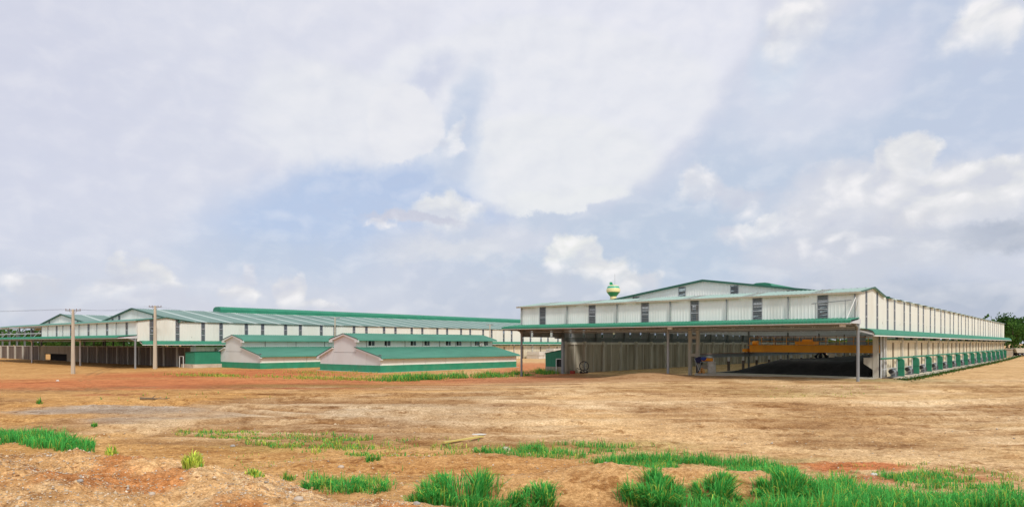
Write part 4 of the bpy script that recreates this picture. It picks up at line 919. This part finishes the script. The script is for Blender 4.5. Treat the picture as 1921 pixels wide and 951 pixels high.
# ------------------------------------------------------------------ utility poles and wires
def upole(px, foot, top, d, label, thin=1., arm=1.15):
    x = (px-960.5)/FP*d; zb = gz(x, d); zt = (644-top)*d/FP; h = zt-zb
    o = thing('utility_pole', (x, d, zb), 0.15, label, 'utility pole')
    s0, s1 = .24*thin, .14*thin
    MB().add([(sx_*s, sy_*s, z_) for s, z_ in ((s0, -.4), (s1, h)) for sx_, sy_ in ((-1,-1),(1,-1),(1,1),(-1,1))], [(0,1,2,3),(7,6,5,4),(0,4,5,1),(1,5,6,2),(2,6,7,3),(3,7,4,0)]).obj('shaft', 'pole', o)
    a = MB().bar((-arm, 0, h-.22), (arm, 0, h-.22), .12, .14).obj('crossarm', 'steel', o)
    for q_ in (-arm*.92, -arm*.45, arm*.45, arm*.92): MB().lathe([(.03, h-.15), (.06, h-.05), (.04, h+.0), (.06, h+.05), (.02, h+.1)], 8, (q_, 0)).obj('insulator', 'rail', a)
    MB().bar((-arm*.5, 0, h-.25), (0, 0, h-1.0), .05).bar((arm*.5, 0, h-.25), (0, 0, h-1.0), .05).obj('arm_brace', 'steel', o)
    return o, x, zt
_, xp1, z1 = upole(137, 698, 580, 111, 'concrete utility pole with crossarm at the far left, standing nearest the camera')
_, xp2, z2 = upole(291, 688, 573.5, 132, 'thick concrete utility pole with crossarm in front of the left warehouse corner', 1.25)
_, xp3, z3 = upole(628.5, 0, 595, 156, 'slim utility pole rising behind the annex roofs', .8, 1.0)
_, xp4, z4 = upole(919, 0, 608, 200, 'slim far utility pole by the end of the long green ridge vent', .8, 1.0)
def wires(a, b_, label, sag, n=3):
    o = thing('power_line', (a[0], a[1], gz(a[0], a[1])), 0, label, 'power line'); zo = o.location.z
    for k in (-1.2, 0, 1.2)[:n]:
        pts = []
        for i in range(13):
            tt = i/12; pts.append((b_[0]*tt+a[0]*(1-tt)-a[0]+k*.9, b_[1]*tt+a[1]*(1-tt)-a[1]+k*.4, b_[2]*tt+a[2]*(1-tt)-sag*4*tt*(1-tt)-zo))
        MB().tube(pts, .007, 4).obj('cable', 'blackp', o)
wires((xp1, 111, z1), (xp2, 132, z2), 'cables strung between the two near left utility poles', .5)
wires((xp1-75, 92, z1-1.4), (xp1, 111, z1), 'cables running off the left edge from the nearest pole', .6)
wires((xp2, 132, z2), (xp3, 156, z3), 'cables from the thick pole to the slim pole behind the annexes', 1.2, 2)

# ------------------------------------------------------------------ truck and tank at the far right
x, y = (1903-960)/FP*196, 196.; x += 2.6; tk = thing('parked_truck', (x, y, gz(x, y)), -.1, 'dusty cream tipper truck with red cab parked at the far right edge', 'truck')
MB().prism([(-2.4, .9), (1.6, .9), (1.9, 2.2), (-2.9, 2.2)], 'y', -1.1, 1.1).obj('body', 'truckw', tk)
MB().box(-2.2, 4.2, -.5, .5, .6, .85).obj('chassis', 'blackp', tk)
cb = MB().prism([(2.1, .6), (4.2, .6), (4.2, 1.6), (3.7, 2.7), (2.1, 2.7)], 'y', -1.1, 1.1).obj('cab', 'red', tk)
MB().prism([(2.4, 1.6), (3.9, 1.6), (3.6, 2.4), (2.4, 2.4)], 'y', -1.12, -1.11).obj('side_window', 'blackp', cb)
for x_ in (-1.6, -.5, 3.2):
    for y_ in (-1.0, .8): w_ = MB().tube([(x_, y_, .5), (x_, y_+.25, .5)], .5, 16).obj('wheel', 'blackp', tk); MB().tube([(x_, y_-.02, .5), (x_, y_, .5)], .22, 12).obj('rim', 'steel', w_)
x, y = (1891-960)/FP*198, 198.; o = thing('concrete_tank', (x, y, gz(x, y)), RZ, 'low grey concrete tank at the far end of the right warehouse', 'tank')
MB().box(-1.2, 1.2, -2, 3, -.3, 2.0).obj('tank_wall', 'apron', o); MB().box(-1.35, 1.35, -2.15, 3.15, 2.0, 2.15).obj('rim', 'pilaster', o)

# ------------------------------------------------------------------ foliage
def cards(n, centre_fn, size, tint_fn, name, up=.35):
    C_ = centre_fn(n); s = size*(.5+rng.random(n)); d = rng.normal(size=(n, 3)); d /= np.linalg.norm(d, axis=1)[:, None]
    e = rng.normal(size=(n, 3)); e -= (e*d).sum(1)[:, None]*d; e /= np.linalg.norm(e, axis=1)[:, None]; f = np.cross(d, e)
    v = np.stack([C_+e*s[:, None], C_+f*s[:, None]*.55, C_-e*s[:, None]*.8, C_-f*s[:, None]*.55], 1).reshape(-1, 3)
    t_ = np.repeat(tint_fn(C_, n), 4, axis=0); return np_mesh(name, v, np.arange(4*n), np.arange(n)*4, np.full(n, 4), 'leaf', t_)
def tree_proto(seed, h, w, base_col):
    r = np.random.default_rng(seed); k = 26; cl = r.normal(size=(k, 3)); cl /= np.linalg.norm(cl, axis=1)[:, None]; cl *= (.35+.65*r.random(k))[:, None]
    cl[:, 0] *= w*.5; cl[:, 1] *= w*.5; cl[:, 2] = cl[:, 2]*h*.36+h*.60; br = w*(.12+.12*r.random(k)); bt = .7+.6*r.random(k)
    def cf(n):
        i = r.integers(0, k, n); d = r.normal(size=(n, 3)); d /= np.linalg.norm(d, axis=1)[:, None]; cf.i = i; return cl[i]+d*(br[i]*r.random(n)**.4)[:, None]
    def tf(C_, n): return np.array(base_col)[None]*bt[cf.i][:, None]*(.8+.4*r.random(n))[:, None]
    crown = cards(1700, cf, .42, tf, 'crown')
    tr = MB().tube([(0, 0, -.3), (.1, .05, h*.3), (-.05, .1, h*.7)], [.22, .16, .06], 7)
    for q_ in range(6): tr.tube([(0.05, .05, h*(.25+.06*q_)), tuple(cl[q_]*[.7, .7, 1])], [.08, .03], 5)
    return crown, tr.mesh('trunk', 'bark')
TP = [tree_proto(1, 13, 8, (.075, .16, .035)), tree_proto(2, 15, 9, (.05, .12, .03)), tree_proto(3, 11.5, 7.5, (.09, .19, .04))]
OD = ['leftmost', 'second', 'third', 'fourth', 'fifth', 'sixth', 'seventh', 'eighth', 'ninth', 'tenth', 'eleventh', 'rightmost']
KN = ['mid green broad', 'tall dark green', 'bright green']
def tree(x, y, k, lab, grp, s=1.):
    o = thing('tree', (x, y, gz(x, y)), random.uniform(0, 6), lab, 'tree', grp); o.scale = (s, s, s*random.uniform(.92, 1.08)); link('crown', TP[k][0], o); link('trunk', TP[k][1], o)
for i in range(12): tree(186+i*3.6+random.uniform(-1, 1), 255+(i % 3)*8, i*7 % 3, KN[i*7 % 3]+' tree beyond the end of the cream wall, '+OD[i]+' of the row', 'trees beyond the far end of the right warehouse', random.uniform(.98, 1.15))
for i in range(12): tree(-268+i*8.3+random.uniform(-2, 2), 318+random.uniform(-10, 30), i*5 % 3, KN[i*5 % 3]+' tree far behind the open left shelter, '+OD[i]+' of the row', 'trees far behind the left shelter', random.uniform(.75, .95))
def ff(n):
    a = rng.uniform(-1.0, .95, n); d = rng.uniform(370, 450, n); x = d*a; hh = (9.5+6.5*sst(.55, .66, a))*(1-.6*sst(-.05, .05, a)*(1-sst(.5, .58, a)))+3*vnoise(x*.12, d*.12, 3)+2*vnoise(x*.5, d*.3, 4)
    return np.stack([x, d, -5+hh*rng.random(n)**.6], 1)
link('forest', cards(42000, ff, 1.3, lambda C_, n: np.array([.06, .13, .035])[None]*(.6+.7*vnoise(C_[:, 0]*.15, C_[:, 2]*.3, 5))[:, None], 'forest'), label='dense green woodland closing the far horizon behind the sheds', category='forest', kind='stuff')

# ------------------------------------------------------------------ grass
def inpoly(x, y, poly):
    r = np.zeros(len(x), bool); n = len(poly)
    for i in range(n):
        x1, y1 = poly[i]; x2, y2 = poly[(i+1) % n]; c_ = ((y1 > y) != (y2 > y)) & (x < (x2-x1)*(y-y1)/(y2-y1+1e-12)+x1); r ^= c_
    return r
def blades(x, y, z, h, w, tint, lean=.45, name='grass', rg=rng, dirs=None):
    n = len(x); a = rg.uniform(0, 2*math.pi, n) if dirs is None else dirs; l = lean*h*rg.uniform(.1, 1.5, n); fx_ = a+math.pi/2+rg.normal(size=n)*.5
    wx, wy = np.cos(fx_)*w, np.sin(fx_)*w; dx, dy = np.cos(a)*l, np.sin(a)*l; droop = np.clip(l/h, 0, 1.2)
    q = [(0, 0, 1), (.18, .45, .9), (.55, .85, .6)]
    P = []
    for t_, zt, ws in q:
        zt_ = zt*(1-.15*droop*(zt > .5))
        P += [np.stack([x-wx*ws+dx*t_, y-wy*ws+dy*t_, z-.02*(zt == 0)+h*zt_], 1), np.stack([x+wx*ws+dx*t_, y+wy*ws+dy*t_, z-.02*(zt == 0)+h*zt_], 1)]
    P.append(np.stack([x+dx, y+dy, z+h*(1.0-.35*droop)], 1))
    v = np.stack(P, 1).reshape(-1, 3); b0 = np.arange(n)*7
    f = np.stack([b0, b0+1, b0+3, b0+2, b0+2, b0+3, b0+5, b0+4, b0+4, b0+5, b0+6], 1).ravel(); ls = np.stack([np.arange(n)*11, np.arange(n)*11+4, np.arange(n)*11+8], 1).ravel(); lt = np.tile([4, 4, 3], n)
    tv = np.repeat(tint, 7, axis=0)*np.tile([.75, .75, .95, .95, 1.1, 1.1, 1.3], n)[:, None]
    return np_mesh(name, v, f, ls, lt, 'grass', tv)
GB = np.array([.12, .52, .10]); GY_ = np.array([.48, .56, .10]); GD = np.array([.05, .32, .08])
def gt_(n, mixv, rg=rng):
    a = rg.random(n)[:, None]; c_ = GB*(1-a*.6)+GD*a*.6; y_ = (rg.random(n) < mixv)[:, None]; return np.where(y_, GY_*(.7+.5*a), c_)*(.75+.5*rg.random(n))[:, None]
areas = [ # photo outline traced onto the land, blades per m2, height, width, yellow share, patchiness
 ([(0, 812), (90, 816), (170, 836), (178, 850), (110, 846), (0, 832)], 260, .40, .012, .1, .25),
 ([(320, 806), (520, 812), (700, 818), (700, 856), (560, 846), (330, 816)], 110, .16, .016, .6, .42),
 ([(600, 820), (900, 826), (900, 850), (700, 862), (560, 850)], 50, .13, .014, .6, .5),
 ([(900, 846), (1090, 830), (1230, 838), (1120, 862), (960, 858)], 190, .22, .010, .25, .45),
 ([(1110, 866), (1200, 862), (1370, 868), (1480, 880), (1505, 892), (1440, 890), (1360, 881), (1270, 874), (1150, 868)], 420, .30, .009, .12, .2),
 ([(1080, 866), (1160, 862), (1290, 880), (1180, 874)], 60, .14, .010, .5, .5),
 ([(1470, 916), (1560, 914), (1700, 934), (1921, 946), (2000, 955), (1921, 962), (1400, 962), (1440, 940)], 420, .38, .009, .16, .25),
 ([(1290, 958), (1310, 948), (1430, 944), (1440, 960)], 260, .3, .008, .1, .4),
 ([(1640, 888), (1720, 880), (1850, 904), (1905, 918), (1880, 930), (1700, 914)], 330, .20, .009, .2, .4),
 ([(1560, 874), (1760, 866), (1900, 890), (1930, 915), (1850, 905), (1720, 884)], 70, .14, .010, .6, .5),
 ([(560, 893), (740, 905), (740, 930), (600, 925)], 150, .26, .009, .35, .45),
 ([(420, 850), (700, 856), (860, 880), (760, 890), (480, 890)], 18, .14, .010, .6, .6),
 ([(200, 740), (500, 735), (520, 748), (180, 752)], 1.2, .22, .03, .7, .6),
 ([(1400, 726), (1660, 722), (1640, 745), (1450, 748)], 1.5, .10, .03, .9, .5),
]
gx, gy, gh, gw, gtn = [], [], [], [], []
for poly, dens, h, w, ym, pt in areas:
    wp = [ray(*p) for p in poly]; xs = [p[0] for p in wp]; ys = [p[1] for p in wp]
    n = int(min(90000, dens*(max(xs)-min(xs))*(max(ys)-min(ys)))); x = rng.uniform(min(xs), max(xs), n); y = rng.uniform(min(ys), max(ys), n)
    k = inpoly(x+.5*(vnoise(x*2, y*2, 7)-.5), y+.8*(vnoise(x*1.5, y*1.5, 8)-.5), wp) & (vnoise(x*1.4, y*1.4, 77)*.6+vnoise(x*5, y*5, 78)*.4 > pt); x, y = x[k], y[k]; n = len(x)
    gx.append(x); gy.append(y); gh.append(h*rng.uniform(.5, 1.25, n)*(.6+.8*vnoise(x*.9, y*.9, 79))); gw.append(np.full(n, w)); gtn.append(gt_(n, ym))
# line of weeds before the annexes
for (p0, p1, wd, n, h, ym) in (((330, 703), (740, 714), 1.6, 3200, .35, .85), ((740, 714), (985, 703), 1.5, 11000, .7, .35), ((985, 702), (1058, 697), 1.6, 4500, .6, .5), ((560, 697), (740, 708), 3.5, 1400, .3, .8)):
    a, b_ = np.array(ray(*p0)), np.array(ray(*p1)); tt = rng.random(n); x = a[0]+(b_[0]-a[0])*tt+rng.normal(size=n)*wd; y = a[1]+(b_[1]-a[1])*tt+rng.normal(size=n)*wd
    k = vnoise(x*.35, y*.35, 90)*.6+vnoise(x*1.2, y*1.2, 91)*.4 > .45; x, y = x[k], y[k]; n = len(x)
    gx.append(x); gy.append(y); gh.append(h*rng.uniform(.4, 1.2, n)*(.5+vnoise(x*.5, y*.5, 92))); gw.append(np.full(n, .035)); gtn.append(gt_(n, ym)*.9)
# ditch edge grass along the right-hand wall
n = 9000; v = rng.uniform(6, 165, n); u = 2.9+rng.normal(size=n)*.5; x = OR[0]+u*FX+v*LX; y = OR[1]+u*FY+v*LY
gx.append(x); gy.append(y); gh.append(.22*rng.uniform(.4, 1.2, n)); gw.append(np.full(n, .04)); gtn.append(gt_(n, .1)*np.array([.5, .28, .35]))
gx, gy, gh, gw = map(np.concatenate, (gx, gy, gh, gw)); gtn = np.concatenate(gtn)
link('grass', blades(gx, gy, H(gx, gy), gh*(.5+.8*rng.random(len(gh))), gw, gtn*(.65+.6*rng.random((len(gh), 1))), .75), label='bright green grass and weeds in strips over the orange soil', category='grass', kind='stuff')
def tussock(px, py, rpx, hpx, n, label, ym=.16, w=.0105, name='grass_tussock', cat='grass tussock', lean=.75):
    x, y = ray(px, py); zc = gz(x, y); R_ = rpx*y/FP; h = hpx*y/FP; rg = np.random.default_rng(int(px))
    n = int(n*.5)
    r = R_*.17*np.abs(rg.normal(size=n)); a = rg.uniform(0, 2*math.pi, n); kc = rg.integers(0, 12, n); ca = rg.uniform(0, 6.28, 12); cr_ = R_*.95*rg.random(12)**.7; ch_ = .35+.75*rg.random(12)
    bx, by = r*np.cos(a)+(cr_*np.cos(ca))[kc], r*np.sin(a)+(cr_*np.sin(ca))[kc]; a = np.arctan2(by, bx); r = np.hypot(bx, by)
    me = blades(bx, by, H(x+bx, y+by)-zc, h*(.25+.95*rg.random(n)**.8)*(1.12-.5*np.clip(r/R_, 0, 1.3))*ch_[kc], np.full(n, w), gt_(n, ym, rg)*(.55+.75*rg.random(n)[:, None])*(1.35 if ym > .6 else 1.), lean, name, rg, a+rg.normal(size=n)*.9)
    link(name, me, loc=(x, y, zc), label=label, category=cat, group='grass tussocks on the soil heaps' if cat == 'grass tussock' else 'weed bushes')
for a in ((880, 948, 95, 60, 5200, 'widest tall green tussock at the bottom centre'), (805, 940, 45, 38, 1500, 'small tussock leaning left of the widest one at bottom centre'), (1015, 945, 42, 42, 1500, 'narrow dark green tussock over the red gully'),
          (1235, 948, 58, 74, 4200, 'tallest green tussock rising in front of the low soil heap'), (1350, 946, 46, 50, 2600, 'bushy tussock just right of the tallest one'), (1480, 936, 60, 52, 3000, 'broad tussock at the end of the low heap on the right'),
          (600, 914, 32, 26, 1100, 'short tussock nearest the stony heap'), (655, 918, 44, 26, 1300, 'short broad tussock between stony heap and centre'), (716, 920, 26, 18, 600, 'tiny tussock left of the bottom centre grass'),
          (698, 862, 14, 16, 350, 'little round tussock alone on orange soil behind the centre'), (1018, 850, 30, 24, 700, 'pale tussock at mid distance in front of the tan yard'), (905, 848, 20, 16, 400, 'small tussock by the yellow timber'),
          (60, 826, 36, 22, 1100, 'tussock behind the stony heap at the left edge')): tussock(*a)
tussock(362, 874, 20, 34, 1300, 'yellow green weed bush just behind the stony heap crest', .95, .009, 'weed_bush', 'bush', .35)
tussock(540, 900, 14, 20, 400, 'small bright weed clump at the foot of the orange bank', .5, .008, 'weed_bush', 'bush', .4)
tussock(478, 892, 22, 14, 400, 'low yellowish weed clump beside the dark hollow', .8, .008, 'weed_bush', 'bush', .4)
tussock(210, 852, 12, 18, 260, 'yellowish weed clump where the left grass strip ends', .9, .008, 'weed_bush', 'bush', .4)
tussock(178, 802, 6, 13, 260, 'lone green weed in the left middle of the yard', .3, .012, 'weed_bush', 'bush', .4)
tussock(74, 757, 5, 12, 120, 'lone weed near the left edge of the yard', .5, .02, 'weed_bush', 'bush', .4)

# ------------------------------------------------------------------ stones
def stones(n, xf, size, name, tint_cols, lab):
    x, y = xf(n); z = H(x, y); s = size*np.exp(rng.normal(size=n)*.45); base_ = np.array([(1,0,0),(-1,0,0),(0,1,0),(0,-1,0),(0,0,1),(0,0,-1)], float)
    v = base_[None]*s[:, None, None]*rng.uniform(.55, 1.2, (n, 6, 1))*np.array([1, 1, .6])+rng.normal(size=(n, 6, 3))*s[:, None, None]*.18
    a = rng.uniform(0, 6.28, n); ca, sa = np.cos(a), np.sin(a); vx = v[..., 0]*ca[:, None]-v[..., 1]*sa[:, None]; vy = v[..., 0]*sa[:, None]+v[..., 1]*ca[:, None]
    v = np.stack([vx+x[:, None], vy+y[:, None], v[..., 2]+(z+s*.15)[:, None]], -1).reshape(-1, 3)
    tri = np.array([(0,2,4),(2,1,4),(1,3,4),(3,0,4),(2,0,5),(1,2,5),(3,1,5),(0,3,5)]); f = (tri[None]+(np.arange(n)*6)[:, None, None]).reshape(-1)
    tc_ = np.array(tint_cols)[rng.integers(0, len(tint_cols), n)]*(.7+.5*rng.random(n))[:, None]
    link(name, np_mesh(name, v, f, np.arange(n*8)*3, np.full(n*8, 3), 'leafstone', np.repeat(tc_, 6, axis=0)), label=lab, category='gravel', kind='stuff')
sm = bpy.data.materials.new('mixed_stone'); sm.use_nodes = True; t = sm.node_tree; at = N(t, 'ShaderNodeAttribute', attribute_name='tint'); t.links.new(at.outputs[0], t.nodes['Principled BSDF'].inputs['Base Color']); t.nodes['Principled BSDF'].inputs['Roughness'].default_value = .9
MT['leafstone'] = sm
SC = [(.66, .53, .36), (.58, .40, .22), (.50, .30, .14), (.44, .38, .31), (.60, .44, .26), (.52, .28, .12), (.72, .62, .48)]
def heapxy(n):
    x = rng.uniform(-9, 0, n*2); y = rng.uniform(6.2, 11, n*2); k = rng.random(n*2) < .35+.65*(vnoise(x*1.3, y*1.3, 99) > .45); return x[k][:n], y[k][:n]
stones(30000, heapxy, .0088, 'gravel', SC, 'pale and rusty stones scattered over the heap at the bottom left')
def midxy(n):
    x = rng.uniform(-10, 11, n); y = 13+10*rng.random(n)**1.3; return x, y
stones(9000, midxy, .013, 'gravel', SC, 'small stones strewn over the orange soil in the middle foreground')
def farxy(n):
    y = 20+35*rng.random(n)**1.6; x = y*rng.uniform(-.8, .8, n); return x, y
stones(6000, farxy, .022, 'gravel', SC[:5], 'scattered clods and pebbles across the tan yard')
def rock(px, py, r, lab, m='stone', seed=1):
    x, y = ray(px, py); o = blob('rock', m, None, (0, 0, 0), (r, r*.8, r*.6), seed, 6); o.location = (x, y, gz(x, y)+r*.2); o['label'] = lab; o['category'] = 'rock'
for a in ((150, 905, .035, 'grey rock high on the stony heap', 'stoneg', 3), (285, 930, .04, 'pale rock low on the stony heap', 'stone', 4), (560, 938, .06, 'brown rock where the stony heap runs out', 'stone', 5), (437, 839, .10, 'dark rock lying on the yard behind the heap', 'stoneg', 6),
          (948, 846, .2, 'pinkish boulder at the edge of the middle grass patch', 'stone', 7), (782, 946, .05, 'pale rock beside the widest tussock', 'stoneg', 8), (108, 715, .22, 'pale rubble lump far out on the left of the yard', 'plastic', 9), (1640, 892, .10, 'white rock at the end of the puddle ditch', 'plastic', 10),
          (640, 878, .10, 'orange brown rock in front of the low bank', 'stone', 12)): rock(*a)
x, y = ray(868, 829); x2, y2 = ray(905, 822); o = thing('timber_plank', (x, y, gz(x, y)), 0, 'yellow timber plank lying on the soil in the middle of the yard', 'plank')
xa_, ya_ = ray(832, 836); MB().bar((xa_-x, ya_-y, .05), (x2-x, y2-y, .07), .15, .05).obj('board', 'yellow', o)
x, y = ray(898, 816); o = thing('plastic_sheet', (x, y, gz(x, y)), 0, 'scrap of pale sheet lying beyond the yellow plank', 'sheet'); MB().prism([(-.25, -.15), (.2, -.2), (.35, .1), (.05, .22), (-.3, .1)], 'z', .03, .05).obj('scrap', 'plastic', o)
x, y = ray(290, 751); o = thing('fallen_branch', (x, y, gz(x, y)), .6, 'dark broken branch lying on the yard at left centre', 'branch'); MB().tube([(-.9, .2, .15), (-.2, 0, .1), (.5, -.1, .06), (1.0, .1, .08)], [.09, .07, .05, .02], 6).tube([(-.2, 0, .1), (.1, .3, .3)], [.04, .02], 5).obj('limb', 'bark', o)
print('objects', len(bpy.data.objects), 'tris', sum(len(m.polygons) for m in bpy.data.meshes))
